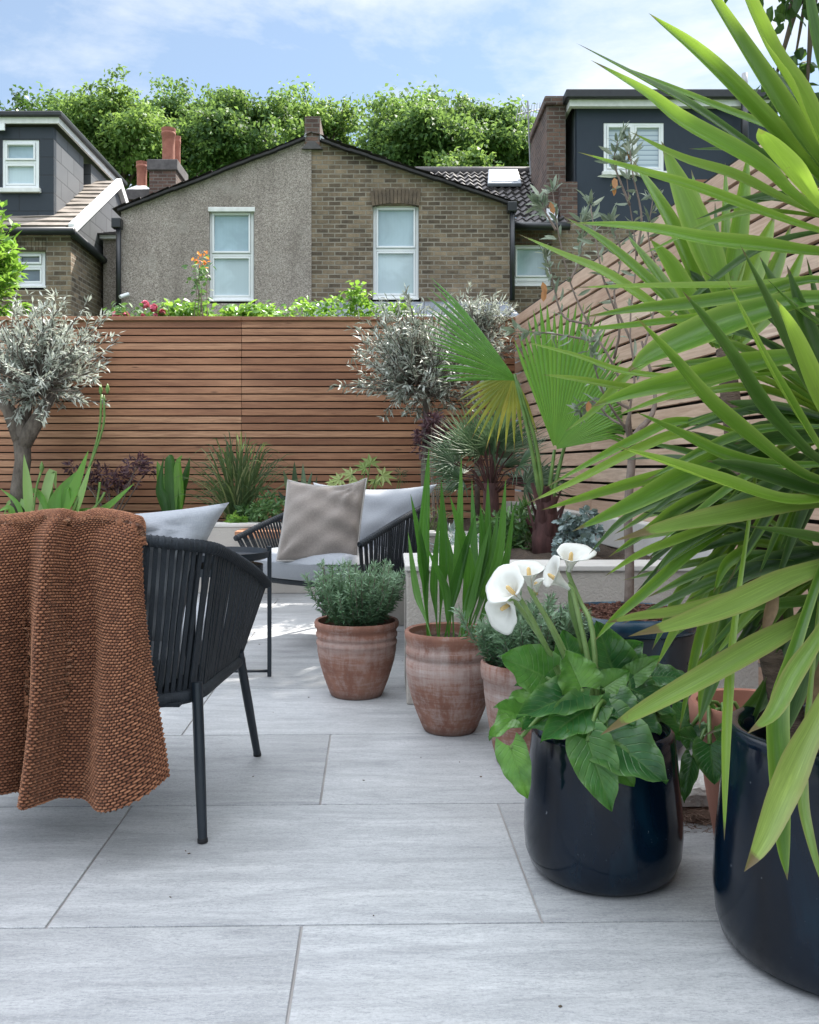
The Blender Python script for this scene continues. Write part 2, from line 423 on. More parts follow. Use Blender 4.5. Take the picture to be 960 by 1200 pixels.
def vec_wall(t, s=1.0):
    c = t.coord(); sp = t.node('ShaderNodeSeparateXYZ', {'Vector': c})
    u = t.math('ADD', sp.outputs['X'], sp.outputs['Y'])
    return t.node('ShaderNodeCombineXYZ', {'X': u, 'Y': sp.outputs['Z']}).outputs[0]
def mat_brick(name, c1, c2, c3, mortar, w=0.215, h=0.079, dirt=0.5):
    t = NT(name); v = vec_wall(t)
    vd = t.node('ShaderNodeVectorMath', {0: v, 1: t.node('ShaderNodeVectorMath', {0: t.node('ShaderNodeTexNoise', {'Vector': v, 'Scale': 9.0, 'Detail': 2.0}).outputs['Color'], 1: (0.012, 0.012, 0.0)}, operation='MULTIPLY').outputs[0]}, operation='ADD').outputs[0]
    b = t.node('ShaderNodeTexBrick', {'Vector': vd, 'Color1': (0, 0, 0, 1), 'Color2': (1, 1, 1, 1), 'Mortar': (0.5, 0.5, 0.5, 1), 'Scale': 1.0, 'Mortar Size': 0.011, 'Mortar Smooth': 0.3, 'Bias': 0.0, 'Brick Width': w, 'Row Height': h})
    b.offset = 0.5; b.squash = 1.0
    big = t.noise(v, 0.9, 5)
    tone = t.math('ADD', t.math('MULTIPLY', b.outputs['Color'], 0.6), t.math('SUBTRACT', t.math('MULTIPLY', t.noise(v, 7, 6, 0.75), 0.9), 0.25))
    col = t.ramp(tone, [(0.05, c1), (0.45, c2), (0.95, c3)])
    col = t.mix(t.ramp(big, [(0.42, 0.0), (0.7, dirt)]), col, tuple(x*0.45 for x in c1))
    stn = t.noise(t.node('ShaderNodeMapping', {'Vector': v, 'Scale': (2.2, 0.35, 1)}).outputs[0], 1.6, 6, 0.65)
    col = t.mix(t.ramp(stn, [(0.5, 0.0), (0.74, 0.5)]), col, tuple(x*0.8 for x in c1))
    mc = t.mix(t.ramp(t.noise(v, 3.0, 4), [(0.35, 0.0), (0.65, 1.0)]), mortar, tuple(x*0.62 for x in mortar))
    col = t.mix(b.outputs['Fac'], col, mc)
    hgt = t.mix(b.outputs['Fac'], t.noise(v, 40, 3), (0.0, 0.0, 0.0))
    return t.done(t.bsdf(col, 0.9, t.bump(hgt, 0.8, 0.012)))
M['stock_brick'] = mat_brick('stock_brick', (0.050, 0.038, 0.029), (0.16, 0.117, 0.078), (0.32, 0.24, 0.16), (0.29, 0.255, 0.205))
M['red_brick'] = mat_brick('red_brick', (0.06, 0.035, 0.03), (0.12, 0.07, 0.055), (0.20, 0.12, 0.09), (0.17, 0.15, 0.135))
def mat_pebble():
    t = NT('pebbledash'); c = t.coord()
    n = t.noise(c, 30, 3, 0.8); n2 = t.noise(c, 0.8, 5)
    vo = t.node('ShaderNodeTexVoronoi', {'Vector': c, 'Scale': 75.0}).outputs['Color']
    sv = t.node('ShaderNodeSeparateColor', {'Color': vo}).outputs[0]
    k = t.math('ADD', t.math('MULTIPLY', sv, 0.6), t.math('MULTIPLY', n, 0.4))
    col = t.ramp(k, [(0.12, (0.15, 0.125, 0.112)), (0.5, (0.37, 0.315, 0.28)), (0.88, (0.60, 0.53, 0.48))])
    col = t.mix(t.ramp(n2, [(0.4, 0.0), (0.7, 0.4)]), col, (0.15, 0.125, 0.11))
    stn = t.noise(t.coord(scale=(1.6, 1.6, 0.3)), 1.5, 7, 0.65)
    col = t.mix(t.ramp(stn, [(0.48, 0.0), (0.70, 0.45)]), col, (0.15, 0.122, 0.106))
    col = t.mix(t.ramp(t.noise(c, 1.7, 5, 0.6), [(0.56, 0.0), (0.66, 0.35)]), col, (0.42, 0.38, 0.345))
    return t.done(t.bsdf(col, 0.95, t.bump(k, 1.0, 0.02)))
M['pebbledash'] = mat_pebble()
def mat_slate(name, c1, c2, w, h, line=0.012):
    t = NT(name); v = vec_wall(t)
    b = t.node('ShaderNodeTexBrick', {'Vector': v, 'Color1': (0, 0, 0, 1), 'Color2': (1, 1, 1, 1), 'Scale': 1.0, 'Mortar Size': line, 'Mortar Smooth': 0.1, 'Brick Width': w, 'Row Height': h})
    b.offset = 0.5
    col = t.mix(t.math('ADD', t.math('MULTIPLY', b.outputs['Color'], 0.5), t.math('MULTIPLY', t.noise(v, 4, 4), 0.5)), c1, c2)
    col = t.mix(b.outputs['Fac'], col, tuple(x*0.55 for x in c1))
    return t.done(t.bsdf(col, 0.55, t.bump(t.mix(b.outputs['Fac'], (1, 1, 1), (0, 0, 0)), 0.4, 0.01)))
M['slate'] = mat_slate('slate_cladding', (0.010, 0.017, 0.027), (0.020, 0.029, 0.042), 0.62, 0.30, 0.010)
M['slate_side'] = mat_slate('slate_cladding_pale', (0.08, 0.085, 0.094), (0.12, 0.125, 0.135), 0.62, 0.30, 0.012)
M['navy_render'] = mat_simple('navy_render', (0.010, 0.019, 0.034), (0.016, 0.027, 0.044), 0.7, 2, 0.2, 60)
M['roof_tile'] = mat_simple('roof_tile', (0.045, 0.04, 0.042), (0.11, 0.10, 0.10), 0.75, 6, 0.4, 50)
M['tan_tile'] = mat_simple('tan_tile', (0.17, 0.145, 0.125), (0.29, 0.25, 0.215), 0.8, 6, 0.4, 50)
M['lead'] = mat_simple('lead', (0.13, 0.15, 0.18), (0.22, 0.245, 0.28), 0.5, 5, 0.2, 30)
M['lead_pale'] = mat_simple('pale_flashing', (0.33, 0.35, 0.37), (0.5, 0.52, 0.54), 0.45, 8, 0.3, 30)
M['black_plastic'] = mat_simple('black_plastic', (0.012, 0.013, 0.015), (0.02, 0.022, 0.025), 0.4, 8, 0)
M['white_pvc'] = mat_simple('white_pvc', (0.72, 0.74, 0.76), (0.80, 0.81, 0.82), 0.35, 3, 0)
M['white_paint'] = mat_simple('white_paint', (0.62, 0.62, 0.61), (0.76, 0.76, 0.75), 0.55, 10, 0.2, 40)
M['chimney_pot'] = mat_simple('chimney_pot', (0.22, 0.075, 0.05), (0.33, 0.13, 0.09), 0.8, 9, 0.3, 50)
M['steel'] = mat_simple('galvanised_steel', (0.22, 0.23, 0.24), (0.32, 0.32, 0.33), 0.55, 10, 0, Metallic=0.2)
def mat_glass(name, pane_tone):
    """window glass: glossy sheet with reflected sky put into its colour, faint bands"""
    t = NT(name); c = t.coord()
    w = t.node('ShaderNodeTexWave', {'Vector': c, 'Scale': 6.0, 'Distortion': 0.6, 'Detail': 1.0}, bands_direction='X').outputs[1]
    col = t.mix(t.math('MULTIPLY', w, 0.08), pane_tone, tuple(x*0.75 for x in pane_tone))
    rf_ = t.noise(c, 2.2, 3, 0.5, 0.5)
    col = t.mix(t.ramp(rf_, [(0.42, 0.0), (0.60, 0.45)]), col, tuple(x*0.62 for x in pane_tone))  # reflected sky put into the pane colour, broken by darker patches
    return t.done(t.bsdf(col, 0.06, None, **{'Specular IOR Level': 0.9, 'Coat Weight': 0.6, 'Coat Roughness': 0.03}))
M['pane'] = mat_glass('window_pane', (0.36, 0.48, 0.53))
M['pane_pale'] = mat_glass('window_pane_pale', (0.50, 0.60, 0.63))
M['pane_dark'] = mat_glass('window_pane_dark', (0.10, 0.14, 0.17))
def mat_blind():
    t = NT('slatted_blind'); v = vec_wall(t)
    s = t.node('ShaderNodeSeparateXYZ', {'Vector': v}).outputs['Y']
    f = t.math('FRACT', t.math('MULTIPLY', s, 11.0))
    col = t.ramp(f, [(0.0, (0.16, 0.22, 0.28)), (0.25, (0.40, 0.47, 0.53)), (0.9, (0.46, 0.53, 0.58)), (1.0, (0.16, 0.22, 0.28))])
    return t.done(t.bsdf(col, 0.08, None, **{'Specular IOR Level': 0.8}))
M['pane_tone'] = mat_blind()
M['bark'] = mat_simple('bark', (0.07, 0.05, 0.04), (0.18, 0.14, 0.11), 0.9, 12, 0.9, 40, 0.02, (1, 1, 0.25))
M['bark_grey'] = mat_simple('grey_bark', (0.045, 0.036, 0.030), (0.17, 0.145, 0.12), 0.9, 16, 0.9, 60, 0.012, (1, 1, 0.45))
M['twig'] = mat_simple('twig', (0.12, 0.09, 0.075), (0.24, 0.19, 0.16), 0.85, 30, 0.5, 80, 0.004)

# ------------------------------------------------------------------ ground and patio
g = MB().add([(-400, -400, -0.03), (400, -400, -0.03), (400, 700, -0.03), (-400, 700, -0.03)], [(0, 1, 2, 3)])
props(g.build('ground', M['lawn']), 'open ground around the gardens and houses', 'ground', kind='structure')
gr = MB().add([(-4.6, -3, -0.004), (1.9, -3, -0.004), (1.9, 6.2, -0.004), (-4.6, 6.2, -0.004)], [(0, 1, 2, 3)])
props(gr.build('mortar_bed', M['grout']), 'mortar bed showing in the joints of the paving', 'mortar', kind='structure')
def patio():
    mb = MB(); th = -0.0212
    d = np.array([-0.0212, 1.0]); l = np.array([1.0, 0.0212])
    y0, x0 = 1.6736 + 0.0085, -0.1595            # a row boundary and a joint in the near row
    g_ = 0.0024
    for r in range(-8, 8):
        a, b = y0 + r*0.6, y0 + (r+1)*0.6
        off = x0 if r % 2 else x0 - 0.4615
        off += {2: 0.0, 3: 0.02}.get(r, 0)
        for k in range(-6, 4):
            u0, u1 = off + k*0.9, off + (k+1)*0.9
            if a > 6.2 or u1 > 2.3: continue
            q = []
            for (u, v) in ((u0+g_, a+g_), (u1-g_, a+g_), (u1-g_, b-g_), (u0+g_, b-g_)):
                # rows turn with the joints, around the camera's foot
                q.append((u + (-0.0212)*(v - 1.6), v + 0.0212*u, 0))
            t = random.random()
            bb = [Vector(p) + Vector((0, 0, -0.02)) for p in q]
            mb.hexa(bb, [Vector(p) for p in q], t)
    o = mb.build('patio', M['paving'], bevel=0.0015)
    props(o, 'pale grey porcelain paving slabs laid in staggered rows', 'patio', kind='structure')
patio()

# ------------------------------------------------------------------ raised beds
bed = thing('raised_bed', (0.2, 4.5, 0), 'rendered L-shaped raised planting bed with pale coping', 'raised bed')
ZB = 0.488
b = MB()
b.prism([(0.055,3.235,0),(1.33,3.235,0),(1.33,3.43,0),(0.25,3.43,0),(0.25,3.7,0),(0.055,3.7,0)], (0,0,ZB-0.02))
b.prism([(0.25,3.705,0),(0.46,3.705,0),(0.46,4.99,0),(0.25,4.99,0)], (0,0,ZB-0.02))
b.prism([(-0.03,4.86,0),(0.248,4.86,0),(0.248,5.04,0),(0.15,5.04,0),(0.15,6.10,0),(-0.03,6.10,0)], (0,0,ZB-0.02))
b.prism([(-4.5,6.10,0),(0.15,6.10,0),(0.15,6.28,0),(-4.5,6.28,0)], (0,0,ZB-0.05))
b.build('wall', M['render'], bed, bevel=0.006)
c = MB()
c.prism([(0.05,3.225,ZB-0.02),(1.33,3.225,ZB-0.02),(1.33,3.44,ZB-0.02),(0.26,3.44,ZB-0.02),(0.26,3.71,ZB-0.02),(0.05,3.71,ZB-0.02)], (0,0,0.02))
c.prism([(0.245,3.712,ZB-0.02),(0.465,3.712,ZB-0.02),(0.465,5.0,ZB-0.02),(0.245,5.0,ZB-0.02)], (0,0,0.02))
c.prism([(-0.035,4.855,ZB-0.02),(0.243,4.855,ZB-0.02),(0.243,5.05,ZB-0.02),(0.16,5.05,ZB-0.02),(0.16,6.09,ZB-0.02),(-0.035,6.09,ZB-0.02)], (0,0,0.02))
c.prism([(-4.5,6.095,ZB-0.05),(0.155,6.095,ZB-0.05),(0.155,6.29,ZB-0.05),(-4.5,6.29,ZB-0.05)], (0,0,0.022))
c.build('coping', M['coping'], bed, bevel=0.004)
s = MB()
def soil_sheet(x0, x1, y0, y1, z, n=14):
    P = np.zeros((n, n, 3))
    for i in range(n):
        for j in range(n):
            P[i, j] = (lerp(x0, x1, i/(n-1)), lerp(y0, y1, j/(n-1)), z + 0.012*math.sin(i*2.1+j*1.3) + 0.01*random.random())
    s.grid(P)
soil_sheet(0.45, 1.36, 3.42, 7.0, 0.44); soil_sheet(0.14, 0.47, 4.98, 7.0, 0.44); soil_sheet(-4.5, 0.16, 6.27, 7.0, 0.425, 30)
s.build('soil', M['earth'], bed, smooth=True)
kb = MB()
kb.prism([(1.19,3.44,0.44),(1.33,3.44,0.44),(1.0,6.9,0.44),(0.86,6.9,0.44)], (0,0,0.14))
kb.build('inner_kerb', M['coping'], bed, bevel=0.005)
bn = MB().box((-0.98,5.80,0.385),(-0.62,6.09,0.43), 0.5)
bn.build('bench_board', M['cedar'], bed, bevel=0.004)

# ------------------------------------------------------------------ fences
def slat_run(mb, A, B, z0, z1, pitch, hgt, depth, joints, seed):
    """horizontal slats from A to B (plan points), thickness towards the viewer side"""
    r = random.Random(seed)
    A = Vector((*A, 0)); B = Vector((*B, 0)); d = B - A
    nrm_ = Vector((d.y, -d.x, 0)).normalized()
    z = z0
    while z + hgt <= z1 + 1e-6:
        for (a, b_) in joints:
            t = min(1, max(0, r.gauss(0.5, 0.24)))
            p0 = A + d*a + d.normalized()*0.0015; p1 = A + d*b_ - d.normalized()*0.0015
            o = nrm_*(depth + r.uniform(-0.0015, 0.0015))
            mb.hexa([p0 + Vector((0,0,z)), p0 + o + Vector((0,0,z)), p1 + o + Vector((0,0,z)), p1 + Vector((0,0,z))],
                    [p0 + Vector((0,0,z+hgt)), p0 + o + Vector((0,0,z+hgt)), p1 + o + Vector((0,0,z+hgt)), p1 + Vector((0,0,z+hgt))], t)
        z += pitch
rf = thing('slatted_fence', (-1.5, 7.0, 0), 'dark cedar fence of thin horizontal slats behind the sofa chair', 'fence')
xj = (283 - CX) / F * 6.9
for i, (xa, xb) in enumerate(((-4.6, -2.95), (-2.95, xj), (xj, 0.93))):
    mb = MB(); slat_run(mb, (xa, 6.93), (xb, 6.93), 0.40, 1.925, 0.0547, 0.0450, 0.022, [(0, 1)], 11 + i)
    mb.build('slat_panel', M['cedar'], rf, bevel=0.0015)
mb = MB().box((-4.6, 6.935, 0.3), (0.93, 6.95, 1.90)); mb.build('shade_sheet', M['gap_shade'], rf)  # dark sheet added behind the slats, standing in for shade in the gaps
mb = MB().box((-4.62, 6.885, 1.928), (xj, 6.975, 1.957), 0.35).box((xj+0.002, 6.885, 1.928), (0.95, 6.975, 1.955), 0.2)
mb.build('capping_rail', M['cedar'], rf, bevel=0.002)
for x in (-4.3, -2.7, -1.1, 0.5):
    MB().box((x-0.045, 6.955, 0), (x+0.045, 7.04, 1.9)).build('post', M['cedar'], rf)
sf = thing('slatted_fence', (1.3, 3.5, 0), 'pale timber slatted fence running along the side behind the palms', 'fence')
def side(Y): return 0.92 + (7.0 - Y)*0.0976
ys = [6.92, 5.1, 3.3, 1.5, 0.4]
for i in range(4):
    mb = MB(); slat_run(mb, (side(ys[i+1])+0.02, ys[i+1]), (side(ys[i])+0.02, ys[i]), 0.06, 2.03, 0.0868, 0.0725, -0.022, [(0, 1)], 31 + i)
    mb.build('slat_panel', M['larch'], sf, bevel=0.0015)
    mb = MB()
    xa, xb = side(ys[i+1]) + 0.05, side(ys[i]) + 0.05
    mb.hexa([(xa,ys[i+1],0.0),(xa+0.012,ys[i+1],0.0),(xb+0.012,ys[i],0.0),(xb,ys[i],0.0)], [(xa,ys[i+1],2.0),(xa+0.012,ys[i+1],2.0),(xb+0.012,ys[i],2.0),(xb,ys[i],2.0)])
    mb.build('shade_sheet', M['gap_shade'], sf)  # added dark sheet gives the side fence its shaded gaps
    MB().box((xa+0.02, ys[i]-0.05, 0), (xa+0.22, ys[i]+0.05, 1.98)).build('post', M['larch'], sf)
mb = MB().box((1.36, 4.30, 1.99), (1.50, 4.33, 2.075), 0.0).box((1.36, 4.30, 2.09), (1.50, 4.33, 2.17), 0.1)
mb.build('end_board', M['cedar'], sf, bevel=0.002)
# ------------------------------------------------------------------ houses
def quad_px(Y, px0, py0, px1, py1):
    a = W(px0, py1, Y); b_ = W(px1, py0, Y)
    return a.x, b_.x, a.z, b_.z           # x0, x1, z0, z1
def window(parent, Y, px0, py0, px1, py1, mid=None, pane='pane', sill=True, vertical=False, fr=0.055, ov=0.03):
    """a white window set into the wall plane Y: frame > panes, opening sash, sill"""
    x0, x1, z0, z1 = quad_px(Y, px0, py0, px1, py1)
    fm = MB(); y0, y1 = Y - 0.02, Y + 0.06
    fm.box((x0, y0, z0), (x0+fr, y1, z1)).box((x1-fr, y0, z0), (x1, y1, z1))
    fm.box((x0+fr, y0, z0), (x1-fr, y1, z0+fr)).box((x0+fr, y0, z1-fr), (x1-fr, y1, z1))
    cells = [(x0+fr, x1-fr, z0+fr, z1-fr)]
    if mid is not None and not vertical:
        zm = W(px0, mid, Y).z
        fm.box((x0+fr, y0, zm-fr*0.5), (x1-fr, y1, zm+fr*0.5))
        cells = [(x0+fr, x1-fr, zm+fr*0.5, z1-fr), (x0+fr, x1-fr, z0+fr, zm-fr*0.5)]
    elif mid is not None:
        xm = W(mid, py0, Y).x
        fm.box((xm-fr*0.5, y0, z0+fr), (xm+fr*0.5, y1, z1-fr))
        cells = [(x0+fr, xm-fr*0.5, z0+fr, z1-fr), (xm+fr*0.5, x1-fr, z0+fr, z1-fr)]
    win = fm.build('window', M['white_pvc'], parent, bevel=0.006)
    for i, (a, b_, c_, d) in enumerate(cells):
        e = 0.034
        sm = MB(); yy = y0 - (0.022 if i == 0 else 0.004)
        sm.box((a+.003, yy, c_+.003), (a+e, y1-0.01, d-.003)).box((b_-e, yy, c_+.003), (b_-.003, y1-0.01, d-.003))
        sm.box((a+e, yy, c_+.003), (b_-e, y1-0.01, c_+e)).box((a+e, yy, d-e), (b_-e, y1-0.01, d-.003))
        sm.build('sash', M['white_pvc'], win, bevel=0.004)
        MB().box((a+e, y1-0.035, c_+e), (b_-e, y1-0.025, d-e)).build('pane', M['pane_pale' if (pane == 'pane' and i == 1) else pane], win)
    if sill:
        MB().box((x0-0.04, Y-0.10, z0-0.075), (x1+0.04, Y+0.05, z0-0.002)).build('sill', M['white_paint'], win, bevel=0.006)
    return win
def wall_with_holes(name, mat, parent, Y, outline, holes, thick=0.25):
    """a wall in the plane Y from a pixel outline with rectangular pixel holes; reveals included"""
    bm = bmesh.new()
    def face_grid():
        xs = sorted({p[0] for h in holes for p in ((h[0],), (h[2],))})
        return xs
    # cut outline polygon by bisecting at hole edges, drop cells inside holes
    vs = [bm.verts.new(W(x, y, Y)) for x, y in outline]
    bm.faces.new(vs)
    for h in holes:
        for axis, val in ((0, h[0]), (0, h[2]), (2, h[1]), (2, h[3])):
            p = W(val if axis == 0 else 0, val if axis == 2 else 0, Y)
            co = Vector((p.x, Y, 0)) if axis == 0 else Vector((0, Y, p.z))
            no = Vector((1, 0, 0)) if axis == 0 else Vector((0, 0, 1))
            bmesh.ops.bisect_plane(bm, geom=bm.verts[:] + bm.edges[:] + bm.faces[:], plane_co=co, plane_no=no)
    kill = []
    for f in bm.faces:
        c_ = f.calc_center_median()
        for h in holes:
            a = W(h[0], h[3], Y); b_ = W(h[2], h[1], Y)
            if a.x < c_.x < b_.x and a.z < c_.z < b_.z: kill.append(f); break
    bmesh.ops.delete(bm, geom=kill, context='FACES')
    bmesh.ops.recalc_face_normals(bm, faces=bm.faces[:])
    r = bmesh.ops.extrude_face_region(bm, geom=bm.faces[:])
    bmesh.ops.translate(bm, vec=(0, thick, 0), verts=[v for v in r['geom'] if isinstance(v, bmesh.types.BMVert)])
    bmesh.ops.recalc_face_normals(bm, faces=bm.faces[:])
    bm.verts.index_update()
    V = [v.co.copy() for v in bm.verts]; Fs = [tuple(v.index for v in f.verts) for f in bm.faces]
    bm.free()
    return mesh_obj(name, [tuple(v) for v in V], Fs, mat, parent, False)
def tiles(name, mat, parent, A, B, C, D, rows, cols, amp=0.025, lap=0.022, wave=True):
    """tiled roof slope: A,B eave ends, D,C ridge ends; saw-tooth courses with a rolled profile"""
    A, B, C, D = (np.array(p, float) for p in (A, B, C, D))
    n_ = np.cross(B - A, D - A); n_ /= np.linalg.norm(n_)
    if n_[2] < 0: n_ = -n_
    mb = MB(); seg = cols * (4 if wave else 1)
    for r in range(rows):
        P = np.zeros((seg + 1, 3, 3))
        jit = rng.normal(size=cols + 1) * 0.006
        for i in range(seg + 1):
            u = i / seg
            for j, (v, h) in enumerate(((r/rows, lap + 0.0), (r/rows, lap), ((r+1)/rows, 0.002))):
                p = lerp(lerp(A, B, u), lerp(D, C, u), v)
                w = amp * (0.5 + 0.5*math.cos(2*math.pi*u*cols)) if wave else 0
                hh = (0 if j == 0 else h + w + jit[int(u*cols) if u < 1 else cols-1])
                P[i, j] = p + n_*hh
        mb.grid(P, random.random())
    return mb.build(name, mat, parent)

M['arch_brick'] = mat_simple('arch_brick', (.06, .045, .035), (.17, .125, .085), .9, 5, .5, 40, .01)
M['dark_tile'] = mat_simple('dark_verge_tile', (.012, .011, .012), (.035, .032, .033), .8, 8, .3, 50)
# ---- the gable house straight ahead
YG = 16.0
gh = thing('gable_house', (W(365, 0, YG).x, YG, 0), 'gabled house, half grey pebbledash and half yellow brick, beyond the fence', 'house')
BASE = CY + H * F / YG
hw1, hw2 = (245, 246, 298, 353), (437, 240, 491, 351)
wall_with_holes('pebbledash_wall', M['pebbledash'], gh, YG, [(142, BASE), (365, BASE), (365, 160), (142, 247)], [hw1])
wall_with_holes('brick_wall', M['stock_brick'], gh, YG + 0.02, [(365, BASE), (597.5, BASE), (597.5, 239), (365, 163)], [hw2])
window(gh, YG + 0.10, 245.3, 246.3, 297.7, 352, 299)
window(gh, YG + 0.12, 437.3, 240.3, 490.7, 350, 293)
arch = MB()
for i in range(13):
    t0, t1 = i/13, (i+1)/13 - 0.012
    xa, xb = lerp(436, 492, t0), lerp(436, 492, t1)
    cv = lambda x: 3.0*(1 - ((x-464)/28)**2)
    a0, a1 = W(xa, 241 - cv(xa), YG-.015), W(xb, 241 - cv(xb), YG-.015)
    c0, c1 = W(lerp(434,494,t0), 224 - cv(xa), YG-.015), W(lerp(434,494,t1), 224 - cv(xb), YG-.015)
    arch.prism([a0, a1, c1, c0], (0, 0.12, 0), random.random())
arch.build('brick_arch', M['arch_brick'], gh)
hood = MB().box((W(244,0,YG).x, YG-0.012, W(0,248,YG).z), (W(299,0,YG).x, YG+0.05, W(0,242.5,YG).z)); hood.build('window_hood', M['white_paint'], gh, bevel=0.01)
# roof: two slopes running back from the gable, thin dark verge tiles
rl, rr = W(139, 246, YG), W(601, 239, YG)
rk = W(366, 158, YG)
tiles('roof', M['roof_tile'], gh, (rk.x, YG-.05, rk.z+.02), (rk.x, YG+8, rk.z+.02), (rl.x-.1, YG+8, rl.z), (rl.x-.1, YG-.05, rl.z), 14, 20, wave=False)
tiles('roof', M['roof_tile'], gh, (rr.x+.1, YG-.05, rr.z), (rr.x+.1, YG+8, rr.z), (rk.x, YG+8, rk.z+.02), (rk.x, YG-.05, rk.z+.02), 14, 20, wave=False)
vg = MB()
for (p, q) in ((W(137.5, 247.5, YG-.1), W(357, 163, YG-.1)), (W(376, 165, YG-.1), W(602, 240, YG-.1))):
    n_ = 20
    for i in range(n_):
        a = lerp(p, q, i/n_); b_ = lerp(p, q, (i+1)/n_)
        k = Vector((0, 0, random.uniform(-.008, .008)))
        vg.prism([a+k, b_+k, b_+k+Vector((0,0,.042)), a+k+Vector((0,0,.042))], (0, 0.28, 0), random.random())
    vg.build('verge', M['dark_tile'], gh); vg = MB()
ch = MB()
x0, x1, z0, z1 = quad_px(YG-.02, 357, 175, 375, 136)
ch.box((x0, YG-.02, z0), (x1, YG+1.1, z1))
chm = ch.build('chimney', M['red_brick'], gh, bevel=0.01)
cp = MB(); xm = (x0+x1)/2
cp.prism([(x0-.05, YG-.06, z1), (x1+.05, YG-.06, z1), (xm+.05, YG-.06, z1+.13), (xm-.06, YG-.06, z1+.13)], (0, 1.2, 0)); cp.build('cap', M['roof_tile'], chm)
for pp in ([W(355,162,YG-.035), W(359,160,YG-.035), W(359,155,YG-.035), W(357,157,YG-.035)], [W(375,163,YG-.035), W(380,166,YG-.035), W(380,162,YG-.035), W(375,157,YG-.035)]):
    MB().prism(pp, (0, .3, 0)).build('flashing', M['lead_pale'], chm)
# lead lean-to along the foot of the brick half
lt = MB(); a = W(362, 352, 15.2); b_ = W(601, 352, 15.2)
lt.hexa([(a.x, 14.2, 0), (b_.x, 14.2, 0), (b_.x, 15.99, 0), (a.x, 15.99, 0)], [(a.x, 14.2, a.z-.42), (b_.x, 14.2, a.z-.42), (b_.x, 15.99, a.z+.12), (a.x, 15.99, a.z+.12)])
lt.build('lean_to', M['lead'], gh, bevel=0.01)
ft = MB()
for i in range(7):
    x = lerp(a.x, b_.x, (i+.5)/7); ft.box((x-.02, 14.19, a.z-.44), (x+.02, 14.21, a.z-.40))
# rainwater pipes
for (pts, hop) in (([W(139, 262, YG-.12), W(139, 372, YG-.12)], W(137.5, 262, YG-.14)), ([W(600.5, 243, YG-.12), W(600.5, 352, YG-.12)], W(601, 243, YG-.14))):
    dp = MB().tube(pts, 0.045, 10)
    o = dp.build('drainpipe', M['black_plastic'], gh, smooth=True)
    hp = MB().box((hop.x-.09, hop.y-.06, hop.z-.08), (hop.x+.07, hop.y+.12, hop.z+.09)); hp.build('hopper', M['black_plastic'], o, bevel=0.015)
# security camera on the pebbledash
cc = W(147, 346, YG-.12)
o = MB().tube([cc + Vector((-.06, -.12, -.05)), cc + Vector((.05, .0, .02))], 0.035, 10).tube([cc + Vector((.03, 0, .01)), cc + Vector((.02, .12, .03))], 0.012, 6).build('security_camera', M['white_pvc'], gh, smooth=True, sharp=40)
# narrow side bay to the left of it
sb = MB(); a = W(121, 268, YG+.5); b_ = W(143, 268, YG+.5)
sb.box((a.x, YG+.5, 0), (b_.x, YG+3, W(0, 280, YG+.5).z)); sb.build('side_bay', M['pebbledash'], gh)
sr = MB(); z = W(0, 277, YG+.4).z
sr.box((a.x-.04, YG+.42, z-.03), (b_.x, YG+.5, z+.03)); sr.build('fascia', M['white_paint'], gh)
tiles('bay_roof', M['roof_tile'], gh, (a.x-.12, YG+.36, z+.03), (b_.x+.1, YG+.36, z+.03), (b_.x+.1, YG+2, z+.5), (a.x-.12, YG+2, z+.5), 5, 3, wave=False)

# ---- terrace behind with two chimney stacks
YT = 22.0
th_ = thing('terrace_house', (W(230, 0, YT).x, YT+2, 0), 'terrace roof behind the gable with two brick chimney stacks and red pots', 'house')
a = W(150, 256, YT); b_ = W(330, 256, YT)
MB().box((a.x, YT+.2, 0), (b_.x, YT+7, a.z)).build('wall', M['red_brick'], th_)
zr = W(0, 236, YT).z
tiles('roof', M['roof_tile'], th_, (a.x-.1, YT, a.z), (b_.x, YT, a.z), (b_.x, YT+3.6, zr), (a.x-.1, YT+3.6, zr), 10, 10, wave=False)
def stack(name, Y, px0, px1, ptop, pbot, pots, cap, dark, dep=1.1):
    x0, x1, z0, z1 = quad_px(Y, px0, pbot, px1, ptop)
    x0, x1, z0, z1 = x0, x1, W(0, pbot, Y).z, W(0, ptop, Y).z
    m = MB().box((x0, Y, z0), (x1, Y+dep, z1-.28))
    st = m.build(name, M['red_brick'], th_)
    MB().box((x0-.05, Y-.05, z1-.28), (x1+.05, Y+dep+.05, z1-.02)).build('corbel', M[dark], st, bevel=0.02)
    if cap:
        MB().hexa([(x0-.03, Y-.03, z1-.02), (x1+.03, Y-.03, z1-.02), (x1+.03, Y+dep, z1-.02), (x0-.03, Y+dep, z1-.02)], [(x0+.15, Y+.15, z1+.12), (x1-.15, Y+.15, z1+.12), (x1-.15, Y+dep-.1, z1+.12), (x0+.15, Y+dep-.1, z1+.12)]).build('flaunching', M['white_paint'], st)
    for (pa, pb, pt, dy) in pots:
        p0 = W(pa, ptop, Y+dy); p1 = W(pb, ptop, Y+dy); zt = W(0, pt, Y+dy).z
        r = (p1.x-p0.x)/2; cx = (p0.x+p1.x)/2; zb = z1-.05; h = zt-zb
        q = MB().lathe([(r*.86, 0), (r*.84, h*.5), (r*.90, h*.80), (r*1.0, h*.83), (r*1.0, h*.88), (r*.92, h*.9), (r*.98, h*.95), (r*1.0, h), (r*.8, h), (r*.75, h*.7)], (cx, Y+dy, zb), 20)
        q.build('pot', M['chimney_pot'], st, smooth=True, sharp=45)
stack('chimney', YT, 175, 206, 186, 234, [(189, 206, 151, .3), (204.5, 212, 160, .85)], False, 'roof_tile')
stack('chimney', YT+.6, 150, 176, 221, 250, [(159.5, 173, 190, .3)], True, 'roof_tile', .8)

